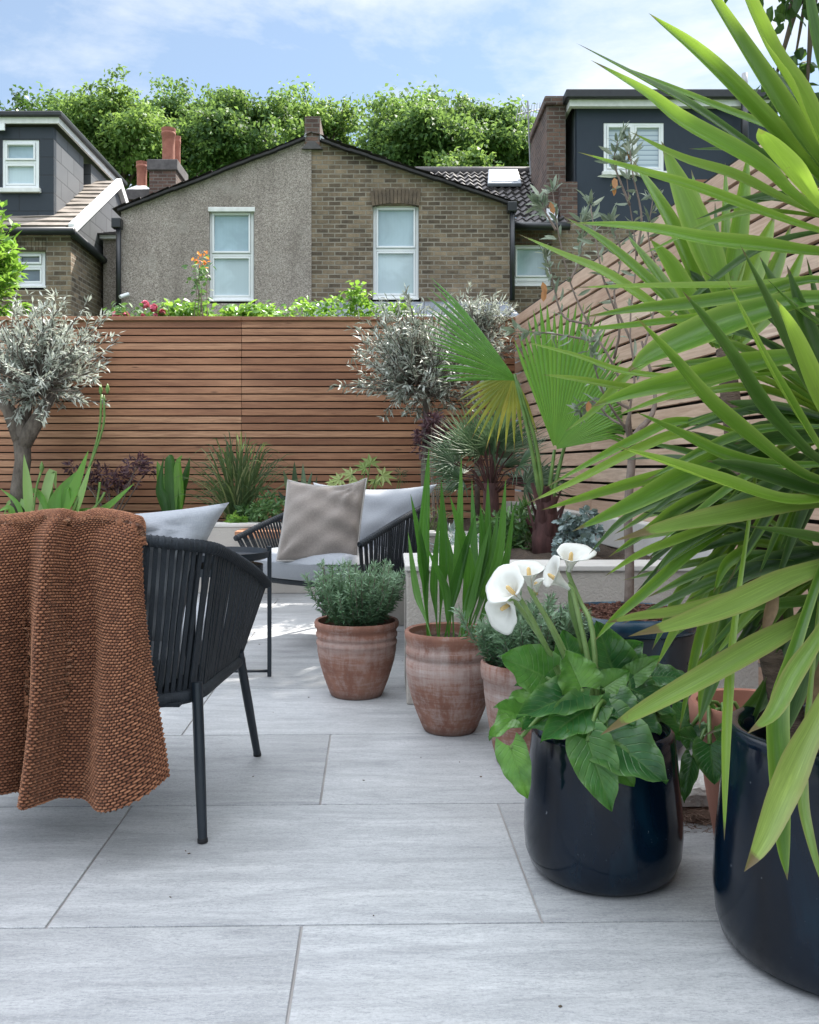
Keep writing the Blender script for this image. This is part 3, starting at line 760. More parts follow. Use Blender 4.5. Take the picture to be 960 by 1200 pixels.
# ---- house on the left with the slate dormer
YL = 15.0
lh = thing('dormer_house', (W(40, 0, YL).x, YL, 0), 'brick house with slate dormer and pale verge, at the edge of the left side', 'house')
XR = W(83, 0, YL).x; ZE = W(0, 275, YL).z
XL = XR - 5.5
base = CY + H*F/YL
wall_with_holes('wall', M['stock_brick'], lh, YL, [(-340, base), (83, base), (83, 274), (-340, 274)], [(18, 294, 54, 337)])
window(lh, YL+.1, 18.3, 294.3, 53.7, 336, 312, 'pane_dark', sill=True)
MB().box((XR-.25, YL+.252, 0), (XR-.003, YL+5.0, ZE)).build('side_wall', M['stock_brick'], lh)
ar = MB()
for i in range(9):
    xa, xb = lerp(16, 54, i/9), lerp(16, 54, (i+.88)/9)
    ar.prism([W(xa,293,YL-.012), W(xb,293,YL-.012), W(xb,279,YL-.012), W(xa,279,YL-.012)], (0,.1,0), random.random())
ar.build('brick_arch', M['stock_brick'], lh)
# tiled slope, gable cheek and white verge
ZR = W(137, 212, 17.5).z; YR = 17.5
tiles('roof', M['tan_tile'], lh, (XL, YL-.08, ZE+.12), (XR+.05, YL-.08, ZE+.12), (XR+.05, YR, ZR), (XL, YR, ZR), 12, 24, wave=False)
tiles('roof', M['tan_tile'], lh, (XL, YR+2.6, ZE+.12), (XR+.05, YR+2.6, ZE+.12), (XR+.05, YR, ZR), (XL, YR, ZR), 12, 24, wave=False)
MB().prism([(XR-.2, YL+.1, ZE+.06), (XR-.2, YR+2.4, ZE+.06), (XR-.2, YR, ZR-.05)], (.2, 0, 0)).build('gable_cheek', M['slate_side'], lh)
vb = MB()
for (p, q) in (((YL-.12, ZE+.10), (YR, ZR)), ((YR, ZR), (YR+2.5, ZE+.10))):
    vb.prism([(XR+.002, p[0], p[1]-.13), (XR+.002, q[0], q[1]-.13), (XR+.002, q[0], q[1]+.045), (XR+.002, p[0], p[1]+.045)], (.09, 0, 0))
vb.build('verge', M['white_paint'], lh)
gu = MB().tube([(XL, YL-.12, ZE+.03), (XR+.1, YL-.12, ZE+.03)], .065, 10).tube([(XR+.07, YL-.1, ZE+.0), (XR+.07, YL+5, ZE-.25)], .065, 10)
gu.build('gutter', M['black_plastic'], lh, smooth=True)
# dormer
YD = 15.4
DX = W(63, 0, YD).x; DT = W(0, 149, YD).z; DB = W(0, 268, YD).z
dm = wall_with_holes('dormer', M['slate'], lh, YD, [(-300, 268), (63, 268), (63, 149), (-300, 149)], [(3, 164, 46.5, 222)], .12)
window(lh, YD+.03, 3.2, 164.2, 46.3, 221.5, 190.5, 'pane', sill=True)
MB().box((DX-.15, YD+.122, DB), (DX-.003, 16.9, DT)).box((DX-.25, 16.9, DB), (DX-.15, 17.25, DT)).box((DX-.25, 17.25, DB), (DX+.02, 19.0, DT)).build('dormer_cheek', M['slate_side'], dm)
MB().box((DX-.148, 16.88, DB), (DX-.02, 16.91, DT)).build('corner_trim', M['slate'], dm)
MB().box((XL, YD-.10, DT+.03), (DX+.12, YD-.06, DT+.13)).box((DX+.08, YD-.06, DT+.03), (DX+.12, 19.0, DT+.13)).build('fascia', M['white_paint'], dm)
MB().box((XL, YD-.16, DT+.131), (DX+.18, 19.1, DT+.22)).build('flat_roof', M['black_plastic'], dm, bevel=.02)
lv = W(1, 150, YD-.08); MB().box((lv.x-.12, YD-.13, lv.z-.05), (lv.x+.08, YD-.1, lv.z+.06)).build('vent', M['white_pvc'], dm)

# ---- house on the right with the navy dormer
YH = 17.0
rh = thing('dormer_house', (W(720, 0, YH).x, YH, 0), 'house with navy dormer, dark pantile roof and tall brick chimney, beyond the palms', 'house')
base = CY + H*F/YH
wall_with_holes('wall', M['stock_brick'], rh, YH, [(596, base), (960, base), (960, 262), (596, 262)], [(600, 286, 646, 336)])
window(rh, YH+.08, 600.3, 286.3, 645.7, 335.5, 327, 'pane', sill=False)
ar = MB()
for i in range(10):
    xa, xb = lerp(598, 648, i/10), lerp(598, 648, (i+.88)/10)
    ar.prism([W(xa,286,YH-.012), W(xb,286,YH-.012), W(xb,271,YH-.012), W(xa,271,YH-.012)], (0,.1,0), random.random())
ar.build('brick_arch', M['red_brick'], rh)
e0, e1 = W(520, 266, YH-.25), W(664, 266, YH-.25); r0, r1 = W(520, 203, 20.0), W(664, 203, 20.0)
tiles('roof', M['roof_tile'], rh, (0.4, YH-.25, e0.z), (e1.x, YH-.25, e0.z), (e1.x, 20, r0.z), (0.4, 20, r0.z), 13, 18, amp=.05, lap=.045)
MB().tube([(0.4, 20, r0.z+.04), (e1.x+.3, 20, r0.z+.04)], .10, 10).build('ridge', M['roof_tile'], rh, smooth=True)
MB().tube([W(597, 265, YH-.32), W(668, 265, YH-.32)], .075, 10).build('gutter', M['black_plastic'], rh, smooth=True)
# roof window on the slope
sl_n = Vector((0, -(r0.z-e0.z), 20-YH+.25)).normalized(); sl_u = Vector((0, 20-YH+.25, r0.z-e0.z)).normalized()
def on_slope(px, t): 
    p = Vector((0.4, YH-.25, e0.z)).lerp(Vector((0.4, 20, r0.z)), t); return Vector(((px-CX)/F*p.y, p.y, p.z))
p0, p1, p2, p3 = on_slope(571, .62), on_slope(611, .62), on_slope(606, .92), on_slope(572, .92)
fm = MB().hexa([p + sl_n*.09 for p in (p0,p1,p2,p3)], [p + sl_n*.17 for p in (p0,p1,p2,p3)])
rw = fm.build('roof_window', M['lead'], rh, bevel=.02)
c_ = (p0+p1+p2+p3)/4
MB().hexa([c_ + (p-c_)*.78 + sl_n*.165 for p in (p0,p1,p2,p3)], [c_ + (p-c_)*.78 + sl_n*.178 for p in (p0,p1,p2,p3)]).build('pane', M['pane_dark'], rw)
MB().hexa([on_slope(640,.0)+sl_n*.1, on_slope(652,.0)+sl_n*.1, on_slope(662,1)+sl_n*.1, on_slope(640,1)+sl_n*.1], [on_slope(640,.0)+sl_n*.13, on_slope(652,.0)+sl_n*.13, on_slope(662,1)+sl_n*.13, on_slope(640,1)+sl_n*.13]).build('flashing', M['lead_pale'], rh)
YD2 = 17.15
MB().box((W(656,0,YD2).x, YD2-.06, W(0,300,YD2).z), (W(676,0,YD2).x, YD2+.5, W(0,214,YD2).z)).build('pier', M['red_brick'], rh)
dm = wall_with_holes('dormer', M['navy_render'], rh, YD2, [(676, 264), (905, 264), (905, 122), (676, 122)], [(707, 144, 778, 203)], .15)
window(rh, YD2+.03, 707.3, 144.3, 777.7, 202, 742, 'pane_tone', sill=True, vertical=True)
dx0 = W(676,0,YD2).x; dx1 = W(905,0,YD2).x; dz0 = W(0,264,YD2).z; dz1 = W(0,122,YD2).z
MB().box((dx0+.003, YD2+.152, dz0), (dx0+.15, YD2+3, dz1)).build('dormer_cheek', M['lead'], dm)
MB().box((dx1-.15, YD2+.152, dz0), (dx1-.003, YD2+3, dz1)).build('dormer_cheek', M['slate'], dm)
MB().box((dx0-.16, YD2-.14, dz1-.09), (dx1+.1, YD2-.02, dz1+.03)).box((dx0-.16, YD2-.018, dz1-.09), (dx0-.10, YD2+3, dz1+.03)).build('fascia', M['white_paint'], dm)
MB().box((dx0-.24, YD2-.24, dz1+.032), (dx1+.15, YD2+3.1, dz1+.19)).build('flat_roof', M['black_plastic'], dm, bevel=.02)
# tall brick chimney on the party wall
x0 = W(641, 0, 17.3).x; x1 = W(663, 0, 17.3).x; zt = W(0, 124, 17.3).z; zb = W(0, 240, 17.3).z
chm = MB().box((x0, 17.3, zb-1), (x1, 19.3, zt)).build('chimney', M['red_brick'], rh)
MB().box((x0-.05, 17.25, zt), (x1+.05, 19.35, zt+.18)).build('corbel', M['red_brick'], chm, bevel=.03)
# flue pipe and television aerial
f0, f1 = W(873, 190, 16.9), W(873, 88, 16.9)
fp = MB().tube([f0, W(873, 114, 16.9)], .07, 12).build('flue_pipe', M['black_plastic'], rh, smooth=True)
MB().tube([W(873, 114, 16.9), W(873, 86, 16.9)], .055, 12).build('terminal', M['steel'], fp, smooth=True)
am = MB(); m0, m1 = W(622, 205, 18.5), W(618.5, 118, 18.5)
am.tube([m0, m1], .018, 6)
bm0, bm1 = W(606, 134, 18.3), W(632, 128, 18.7)
am.tube([bm0, bm1], .012, 6)
for i in range(9):
    p = bm0.lerp(bm1, i/8); am.tube([p + Vector((-.03, -.06, -.16)), p + Vector((.03, .06, .16))], .007, 4)
am.tube([W(611, 119, 18.5), W(618, 134, 18.5)], .010, 4); am.tube([W(609, 124, 18.5), W(616, 137, 18.5)], .010, 4)
am.build('aerial', M['steel'], rh)
# ------------------------------------------------------------------ furniture materials
def mat_fabric(name, c1, c2, weave=900, rough=0.9, slub=0.5):
    t = NT(name); c = t.coord()
    a = t.noise(t.node('ShaderNodeMapping', {'Vector': c, 'Scale': (1, 1, 9)}).outputs[0], 90, 3, 0.7)
    b = t.noise(t.node('ShaderNodeMapping', {'Vector': c, 'Scale': (9, 9, 1)}).outputs[0], 60, 3, 0.7)
    k = t.mix(0.5, a, b)
    col = t.ramp(k, [(0.35, c1), (0.65, c2)])
    return t.done(t.bsdf(col, rough, t.bump(k, 0.25, 0.002), **{'Sheen Weight': 0.25, 'Sheen Roughness': 0.5}))
M['grey_fabric'] = mat_fabric('pale_grey_fabric', (0.25, 0.265, 0.295), (0.35, 0.365, 0.395))
M['taupe_fabric'] = mat_fabric('taupe_fabric', (0.16, 0.135, 0.12), (0.27, 0.235, 0.21))
M['piping'] = mat_simple('cushion_piping', (0.30, 0.28, 0.265), (0.40, 0.38, 0.36), 0.8, 30, 0)
M['rope'] = mat_simple('charcoal_rope', (0.005, 0.009, 0.014), (0.014, 0.020, 0.028), 0.75, 40, 0.8, 260, 0.003, (1, 1, 0.5))
M['frame'] = mat_simple('charcoal_metal', (0.006, 0.011, 0.017), (0.012, 0.018, 0.026), 0.42, 20, 0.1, 200, 0.001)
M['rubber'] = mat_simple('black_rubber', (0.008, 0.008, 0.009), (0.014, 0.014, 0.015), 0.7, 20, 0)

def pillow_mesh(w, h, t, n=36, pull=0.10, seed=0, sag=0.0, ear=0.0, taper=0.0):
    """closed pillow, local x across, z up, y thickness; corners drawn out to points"""
    r = np.random.default_rng(seed); ph = r.random(12)*6.28
    Ps = []
    for side_ in (1, -1):
        P = np.zeros((n, n, 3))
        for i in range(n):
            for j in range(n):
                u, v = 2*i/(n-1)-1, 2*j/(n-1)-1
                x = u*w/2*(1 - pull*(1-abs(u)**1.0)*0 - pull*(1-v*v)*abs(u)**3)
                z = v*h/2*(1 - pull*(1-u*u)*abs(v)**3)
                e = (1-abs(u)**2.6)*(1-abs(v)**2.6)
                th = t/2*max(0, e)**0.55
                cre = 0
                d1 = (abs(u)*1.0)**2*(abs(v))**2
                for k in range(5):
                    a = ph[k]; cre += math.sin((u*math.cos(a)+v*math.sin(a))*(5+2.2*k)+ph[k+5])*0.0030
                # creases running in from the corners and the seams
                cre += 0.012*math.sin(9*math.atan2(v-0.9, u-0.8)+ph[10])*math.exp(-2.4*((u-0.8)**2+(v-0.9)**2))
                cre += 0.010*math.sin(8*math.atan2(v+1, u+1)+ph[11])*math.exp(-2.4*((u+0.9)**2+(v+0.9)**2))
                cre += 0.010*math.sin(11*v+3*u)*math.exp(-5*(u-0.85)**2)
                zz = z - sag*h*(1-u*u)*(v > 0)*v + ear*max(0, u)**3*max(0, v)**3
                x *= 1 - taper*(1-v)/2
                P[i, j] = (x, side_*(th + cre*min(1, e*3)), zz)
        Ps.append(P)
    return Ps
def pillow(name, M4, mat, parent, w, h, t, seed=0, origin=None, pipe=None, sag=0.0, ear=0.0, pull=0.10, taper=0.0):
    A, B = pillow_mesh(w, h, t, seed=seed, sag=sag, ear=ear, pull=pull, taper=taper)
    mb = MB(); mb.m = M4
    mb.grid(A); mb.grid(B[:, ::-1])
    o = mb.build(name, mat, parent, smooth=True, origin=origin)
    bm = bmesh.new(); bm.from_mesh(o.data); bmesh.ops.remove_doubles(bm, verts=bm.verts[:], dist=0.0008); bmesh.ops.recalc_face_normals(bm, faces=bm.faces[:]); bm.to_mesh(o.data); bm.free()
    o.data.polygons.foreach_set('use_smooth', np.ones(len(o.data.polygons), bool))
    if pipe:
        n = A.shape[0]
        ring = [A[i, 0] for i in range(n)] + [A[-1, j] for j in range(1, n)] + [A[i, -1] for i in range(n-2, -1, -1)] + [A[0, j] for j in range(n-2, -1, -1)]
        pm = MB(); pm.m = M4; pm.tube(ring, 0.0042, 6, cap=False)
        ORG[o.name] = Vector(origin) if origin is not None and parent is None else ORG[o.name]
        pm.build('piping', M[pipe], o, smooth=True)
    return o

def u_path(w, yb, yf, rc, n=14):
    """plan of a tub chair rim: right arm front -> back -> left arm front, with rounded back corners"""
    pts = [(w, yf), (w, lerp(yf, yb+rc, .33)), (w, lerp(yf, yb+rc, .67))]
    for i in range(n+1):
        q = i/n*math.pi/2; pts.append((w-rc+rc*math.cos(q), yb+rc-rc*math.sin(q)))
    r = [(-x, y) for x, y in pts[::-1]]
    return np.array(pts + [(lerp(w-rc, -w+rc, t), yb) for t in (.25, .5, .75)] + r)
def resample(P, n):
    P = np.asarray(P, float); d = np.r_[0, np.cumsum(np.linalg.norm(np.diff(P, axis=0), axis=1))]
    s = np.linspace(0, d[-1], n)
    return np.stack([np.interp(s, d, P[:, k]) for k in range(P.shape[1])], 1), s/d[-1]
def rope_chair(loc, rz, label, w=0.34):
    T = thing('rope_armchair', loc, label, 'armchair', 'rope armchairs around the patio')
    X = Matrix.Translation(loc) @ Matrix.Rotation(rz, 4, 'Z')
    n = 420
    rim2, s = resample(u_path(w, -0.335, 0.33, 0.15), n)
    ring2, _ = resample(u_path(w-0.035, -0.285, 0.25, 0.13), n)
    e = np.abs(2*s-1)                                     # 0 at the back, 1 at the arm fronts
    rim2 = rim2 + np.c_[np.sign(rim2[:, 0])*.022*np.clip((e-.35)/.5, 0, 1), .02*np.clip((e-.6)/.4, 0, 1)]
    rim_z = 0.685 - 0.02*np.clip(e/0.3, 0, 1)**2 - 0.17*np.clip((e-0.28)/0.72, 0, 1)**1.35
    rim = np.c_[rim2, rim_z]; ring = np.c_[ring2, 0.315 - 0.02*e**2]
    m = MB(); m.m = X
    m.tube(rim[::4], 0.0135, 10)
    rm = m.build('rim', M['rope'], T, smooth=True)
    wr = MB(); wr.m = X                                   # rope windings round the rim
    for i in range(2, n-2, 3):
        t_ = rim[min(i+2, n-1)] - rim[i-2]; t_ /= np.linalg.norm(t_)
        wr.tube([rim[i]-t_*0.0028, rim[i]-t_*0.0012, rim[i]+t_*0.0012, rim[i]+t_*0.0028], [0.0138, 0.0152, 0.0152, 0.0138], 10, cap=False)
    wr.build('winding', M['rope'], rm, smooth=True)
    m = MB(); m.m = X
    m.tube(ring[::4], 0.016, 10); m.build('lower_ring', M['rope'], T, smooth=True)
    st = MB(); st.m = X
    k = 52
    for q in range(k):
        for dd in (-0.22, 0.22):
            t = (q + 0.5 + dd)/k; i = min(n-2, max(1, int(t*n)))
            a, b_ = rim[i], ring[i]
            tan = rim[i+1]-rim[i-1]; tan /= np.linalg.norm(tan)
            out = np.cross(tan, b_-a); out /= np.linalg.norm(out)
            hw, ht = 0.0049 + 0.0008*random.random(), 0.0022
            sw = random.uniform(-.002, .002); mid = (a+b_)/2 + tan*sw + out*random.uniform(-.002, .002)
            for (p, r_) in ((a, mid), (mid, b_)):
                st.hexa([p-tan*hw-out*ht, p+tan*hw-out*ht, p+tan*hw+out*ht, p-tan*hw+out*ht], [r_-tan*hw-out*ht, r_+tan*hw-out*ht, r_+tan*hw+out*ht, r_-tan*hw+out*ht], random.random())
    st.build('rope_weave', M['rope'], T)
    # seat pan
    sp = MB(); sp.m = X
    for q in range(26):
        y = lerp(-0.27, 0.25, q/25); sp.box((-w+0.06, y-0.008, 0.300), (w-0.06, y+0.008, 0.308))
    sp.tube([(w-.035, .25, .305), (.12, .275, .305), (-.12, .275, .305), (-w+.035, .25, .305)], 0.016, 10)
    sp.build('seat_pan', M['rope'], T)
    for sx in (1, -1):
        for (p, q) in (((sx*(w-.032), -.232, .345), (sx*(w-.008), -.275, .0)), ((sx*(w-.03), .215, .325), (sx*(w-.004), .345, .0))):
            lm = MB(); lm.m = X; P0, P1 = np.array(p), np.array(q)
            lm.tube([P0, lerp(P0, P1, .5), lerp(P0, P1, .975)], [.0125, .0125, .0105], 14)
            lg = lm.build('leg', M['frame'], T, smooth=True, sharp=50)
            fm = MB(); fm.m = X; fm.tube([lerp(P0, P1, .97), lerp(P0, P1, .995), P1], [.0115, .0115, .0095], 14)
            fm.build('foot_cap', M['rubber'], lg, smooth=True, sharp=50)
        pm = MB(); pm.m = X; pm.tube([(sx*(w-.036), -.238, .665), (sx*(w-.058), -.205, .325)], .0100, 12)
        pm.build('post', M['rope'], T, smooth=True)
    # cushions
    sm = MB(); sm.m = X
    P = np.zeros((28, 40, 3)); 
    def seat_at(u, v):
        return (u*(w-.035)*(1), lerp(-.27, .32, v))
    nx, ny = 30, 30
    top = np.zeros((nx, ny, 3)); bot = np.zeros((nx, ny, 3))
    for i in range(nx):
        for j in range(ny):
            u = 2*i/(nx-1)-1; v = j/(ny-1)
            ee = (1-abs(u)**8)*(1-abs(2*v-1)**8)
            yy = lerp(-.26, .325, v) + 0.03*(1-u*u)*(v**4)
            xx = u*(w-.055)*(1-0.16*(1-v)**1.6)
            top[i, j] = (xx, yy, .40 + .055*max(0, ee)**.4 + .008*math.sin(3*u+1)*math.sin(4*v))
            bot[i, j] = (xx, yy, .40 - .092*max(0, ee)**.4)
    sm.grid(top); sm.grid(bot[:, ::-1])
    o = sm.build('seat_cushion', M['grey_fabric'], T, smooth=True)
    Mb = X @ Matrix.Translation((0, -.215, .575)) @ Matrix.Rotation(rad(10), 4, 'X')
    pillow('back_cushion', Mb, M['grey_fabric'], T, .77, .36, .17, seed=3, sag=0.05, pull=0.085, taper=.34)
    return T, X
near, XN = rope_chair((-0.735, 2.335, 0), rad(-2.6), 'charcoal rope armchair draped with a rust throw, seen from behind')
far, XF = rope_chair((-0.235, 4.44, 0), rad(145), 'charcoal rope armchair facing the camera with pale grey cushions, by the raised bed')

# scatter cushion on the far chair
c0 = W(377, 611, 4.20)
Mc = Matrix.Translation(c0) @ Matrix.Rotation(rad(-12), 4, 'Z') @ Matrix.Rotation(rad(-20), 4, 'X') @ Matrix.Rotation(rad(1.5), 4, 'Y')
o = pillow('scatter_cushion', Mc, M['taupe_fabric'], None, .375, .385, .15, seed=12, origin=c0 - Vector((0, 0, .19)), pipe='piping', sag=0.05, ear=0.02, pull=0.035)
props(o, 'taupe scatter cushion with pale piping resting on the far armchair', 'cushion')

# ---- rust throw hanging over the near chair's back
def throw():
    nu, nv = 520, 640
    Wd = 0.80; 
    u = np.linspace(0, 1, nu); 
    # across: left panel, fold back, right panel  (x along the back, y out of it)
    ctrl = np.array([(0, -1.12, 0), (.12, -1.0, .02), (.22, -.90, .03), (.31, -.822, -.030), (.38, -.775, .020), (.42, -.755, .028), (.47, -.722, -.030), (.495, -.706, -.060), (.51, -.697, -.056), (.53, -.688, -.016), (.56, -.674, .036), (.58, -.660, .046), (.61, -.640, .030), (.68, -.608, -.022), (.76, -.578, -.038), (.88, -.550, -.026), (1.0, -.534, .018)])
    def cr1(t, col): 
        # smooth interpolation
        out = np.zeros_like(t); xs = ctrl[:, 0]; ys = ctrl[:, col]
        i = np.clip(np.searchsorted(xs, t) - 1, 0, len(xs)-2)
        h = xs[i+1]-xs[i]; s = (t-xs[i])/h
        m_ = np.gradient(ys, xs)
        return (2*s**3-3*s**2+1)*ys[i] + (s**3-2*s**2+s)*h*m_[i] + (-2*s**3+3*s**2)*ys[i+1] + (s**3-s**2)*h*m_[i+1]
    X0, Y0 = cr1(u, 1), cr1(u, 2)
    # down: inside the chair, over the rim, down the outside
    prof = curve_pts([(0, 2.20, .56), (0, 2.165, .66), (0, 2.11, .715), (0, 2.03, .728), (0, 1.972, .700), (0, 1.95, .64), (0, 1.942, .45), (0, 1.935, .28), (0, 1.930, .135)], 400)
    prof, sv = resample(prof, nv)
    P = np.zeros((nu, nv, 3))
    zt = np.clip((.715 - prof[:, 2])/.58, 0, 1); zt[prof[:, 1] > 1.985] = 0
    fold_amt = np.where(prof[:, 1] > 1.99, np.clip(1-(prof[:, 1]-1.99)/.20, .25, 1)*.8, 1.0)
    for j in range(nv):
        spread = 1 + 0.0*zt[j]
        x = X0 - .05*np.clip((prof[j, 1]-1.99)/.2, 0, 1) + zt[j]*(0.060*np.clip((u-.55)/.45, 0, 1)**1.1 - 0.042*np.exp(-((u-.49)/.10)**2)) + .006*np.sin(5*zt[j]+9*u)
        y = prof[j, 1] + Y0*fold_amt[j]*(.40+0.80*min(1, zt[j]*2.2)) + (.006*np.sin(10*u + 4.0*zt[j]) + .004*np.sin(21*u-3.5*zt[j]))
        y = np.where(prof[j, 1] < 1.99, np.minimum(y, 1.972), y)
        bell = -.010 + .018*np.exp(-((u-.49)/.045)**2) + .045*np.clip((.48-u)/.22, 0, 1) + 0.055*np.clip((u-.66)/.34, 0, 1)**1.3
        z = prof[j, 2] + bell*zt[j] + (1-zt[j])*(-.010*np.cos(7.5*u-1.1) - .010*np.exp(-((u-.565)/.035)**2) - .020*np.clip((u-.90)/.10, 0, 1)**2)
        P[:, j] = np.stack([x, y, z], 1)
    # stitches
    du = np.gradient(P, axis=0); dv = np.gradient(P, axis=1)
    Nn = nrm(np.cross(dv, du))
    if Nn[nu//4, nv-40, 1] > 0: Nn = -Nn
    arc = np.r_[0, np.cumsum(np.linalg.norm(np.diff(P[:, nv//2], axis=0), axis=1))]
    su = arc/0.0098; lv = np.r_[0, np.cumsum(np.linalg.norm(np.diff(prof, axis=0), axis=1))]; svv = lv/0.0062
    U, V = np.meshgrid(su, svv, indexing='ij')
    row = np.floor(V); uu = U + 0.5*(row % 2)
    cell = np.floor(uu)
    fu, fv = uu-cell-.5, V-row-.5
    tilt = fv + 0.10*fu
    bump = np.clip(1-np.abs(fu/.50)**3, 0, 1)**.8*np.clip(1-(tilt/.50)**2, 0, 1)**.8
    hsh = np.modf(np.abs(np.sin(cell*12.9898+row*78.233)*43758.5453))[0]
    P = P + Nn*((bump-.35)*0.0062*(0.85+.3*hsh))[..., None]
    P[:, :, 1] -= 0
    faces = np.arange(nu*nv).reshape(nu, nv)
    Fq = np.stack([faces[:-1, :-1], faces[:-1, 1:], faces[1:, 1:], faces[1:, :-1]], -1).reshape(-1, 4)
    t = NT('rust_chenille')
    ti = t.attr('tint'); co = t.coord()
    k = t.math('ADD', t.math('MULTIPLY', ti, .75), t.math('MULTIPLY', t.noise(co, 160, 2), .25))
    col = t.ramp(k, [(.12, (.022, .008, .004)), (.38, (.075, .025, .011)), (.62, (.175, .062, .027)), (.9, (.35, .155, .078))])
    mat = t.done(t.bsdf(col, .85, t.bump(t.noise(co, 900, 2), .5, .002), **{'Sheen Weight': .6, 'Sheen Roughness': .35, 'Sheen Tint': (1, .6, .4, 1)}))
    o = mesh_obj('throw_blanket', P.reshape(-1, 3), Fq, mat, None, True, origin=(-.8, 1.96, .13), attrs={'tint': (np.clip((bump-.12)*1.6, 0, 1)*(0.62+.38*hsh)).ravel()})  # tint falls with stitch height: shade of the gaps put into yarn colour
    sol = o.modifiers.new('thickness', 'SOLIDIFY'); sol.thickness = .010; sol.offset = -1
    props(o, 'rust brown chunky knitted throw hanging over the armchair back', 'throw')
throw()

# ---- side table
tb = thing('side_table', (-.68, 3.67, 0), 'small round black metal side table between the two armchairs', 'side table')
tz = .50
MB().lathe([(.0, 0), (.185, 0), (.196, .006), (.20, .03), (.197, .03), (.190, .009), (.0, .006)], (-.68, 3.67, tz-.03), 56).build('tray', M['frame'], tb, smooth=True, sharp=35)
MB().lathe([(.150, 0), (.172, 0), (.172, .03), (.150, .03)], (-.68, 3.67, tz-.085), 48).build('under_ring', M['frame'], tb, smooth=True, sharp=35)
lx = [Vector((-.68+.197*math.cos(q), 3.67+.197*math.sin(q), 0)) for q in (0.03, 2.1, 4.19)]
for p in lx:
    MB().box((p.x-.007, p.y-.007, 0), (p.x+.009, p.y+.007, tz+.018)).build('leg', M['frame'], tb, bevel=.002)
br = MB()
for p in lx:
    br.tube([p + Vector((0, 0, .022)), (-.68, 3.67, .022)], .006, 8)
br.build('foot_bar', M['frame'], tb, smooth=True)
# ------------------------------------------------------------------ pots
def mat_terracotta(name, chalk, z0, z1):
    t = NT(name); c = t.coord()
    base = t.ramp(t.noise(c, 11, 5), [(.3, (.17, .075, .052)), (.7, (.28, .132, .090))])
    z = t.node('ShaderNodeSeparateXYZ', {'Vector': c}).outputs['Z']
    band = t.ramp(t.math('DIVIDE', t.math('SUBTRACT', z, z0), z1-z0), [(0.0, .45), (.35, .65), (.6, .85), (.85, .7), (1.0, .35)])
    runs = t.noise(t.node('ShaderNodeMapping', {'Vector': c, 'Scale': (16, 16, 1.1)}).outputs[0], 4.0, 9, .75, .3)
    rings = t.noise(t.node('ShaderNodeMapping', {'Vector': c, 'Scale': (2.5, 2.5, 30)}).outputs[0], 2.6, 8, .72, .4)
    grit = t.noise(c, 46, 8, .8)
    patch = t.noise(c, 9, 7, .7, .8)
    k = t.math('ADD', t.math('ADD', t.math('MULTIPLY', runs, .34), t.math('MULTIPLY', rings, .34)), t.math('ADD', t.math('MULTIPLY', patch, .28), t.math('MULTIPLY', grit, .18)))
    k = t.math('ADD', k, t.math('MULTIPLY', t.math('SUBTRACT', band, .6), .22))
    col = t.mix(t.ramp(k, [(.52, 0.0), (.60, chalk*.40), (.74, chalk*.9)]), base, (.44, .375, .35))
    col = t.mix(t.ramp(k, [(.38, .55), (.47, 0.0)]), col, (.10, .045, .035))
    st = t.noise(c, 5.5, 5)
    col = t.mix(t.ramp(st, [(.60, 0.0), (.75, .5)]), col, (.12, .085, .05))
    foot = t.ramp(z, [(0.0, .6), (.03, .0)])
    col = t.mix(foot, col, (.10, .075, .065))
    return t.done(t.bsdf(col, .88, t.bump(t.mix(.4, rings, grit), .45, .004)))
M['terracotta'] = mat_terracotta('weathered_terracotta', .75, .10, .24)
M['terracotta_chalky'] = mat_terracotta('chalky_terracotta', .95, .06, .30)
M['terracotta_plain'] = mat_simple('plain_terracotta', (.30, .125, .085), (.40, .18, .125), .8, 8, .2)
def mat_glaze(name, c1, c2, c3, rough=.12):
    t = NT(name); c = t.coord()
    n = t.noise(t.node('ShaderNodeMapping', {'Vector': c, 'Scale': (1, 1, .45)}).outputs[0], 7, 6, .6, .8)
    col = t.ramp(n, [(.3, c1), (.55, c2), (.75, c3)])
    sp = t.noise(c, 120, 2)
    col = t.mix(t.ramp(sp, [(.74, 0.0), (.78, .6)]), col, (.25, .28, .30))
    r = t.ramp(t.noise(c, 10, 4), [(.3, rough*.7), (.7, rough*1.6)])
    return t.done(t.bsdf(col, r, t.bump(t.noise(c, 16, 3), .12, .006), **{'Specular IOR Level': .32}))
M['glaze'] = mat_glaze('midnight_glaze', (.0012, .0025, .006), (.002, .008, .018), (.003, .020, .036))
M['glaze_grey'] = mat_glaze('slate_blue_glaze', (.020, .026, .034), (.030, .040, .050), (.04, .075, .105), .3)
M['glaze_rim'] = mat_glaze('blue_rim_glaze', (.008, .022, .04), (.015, .045, .075), (.06, .12, .16), .2)

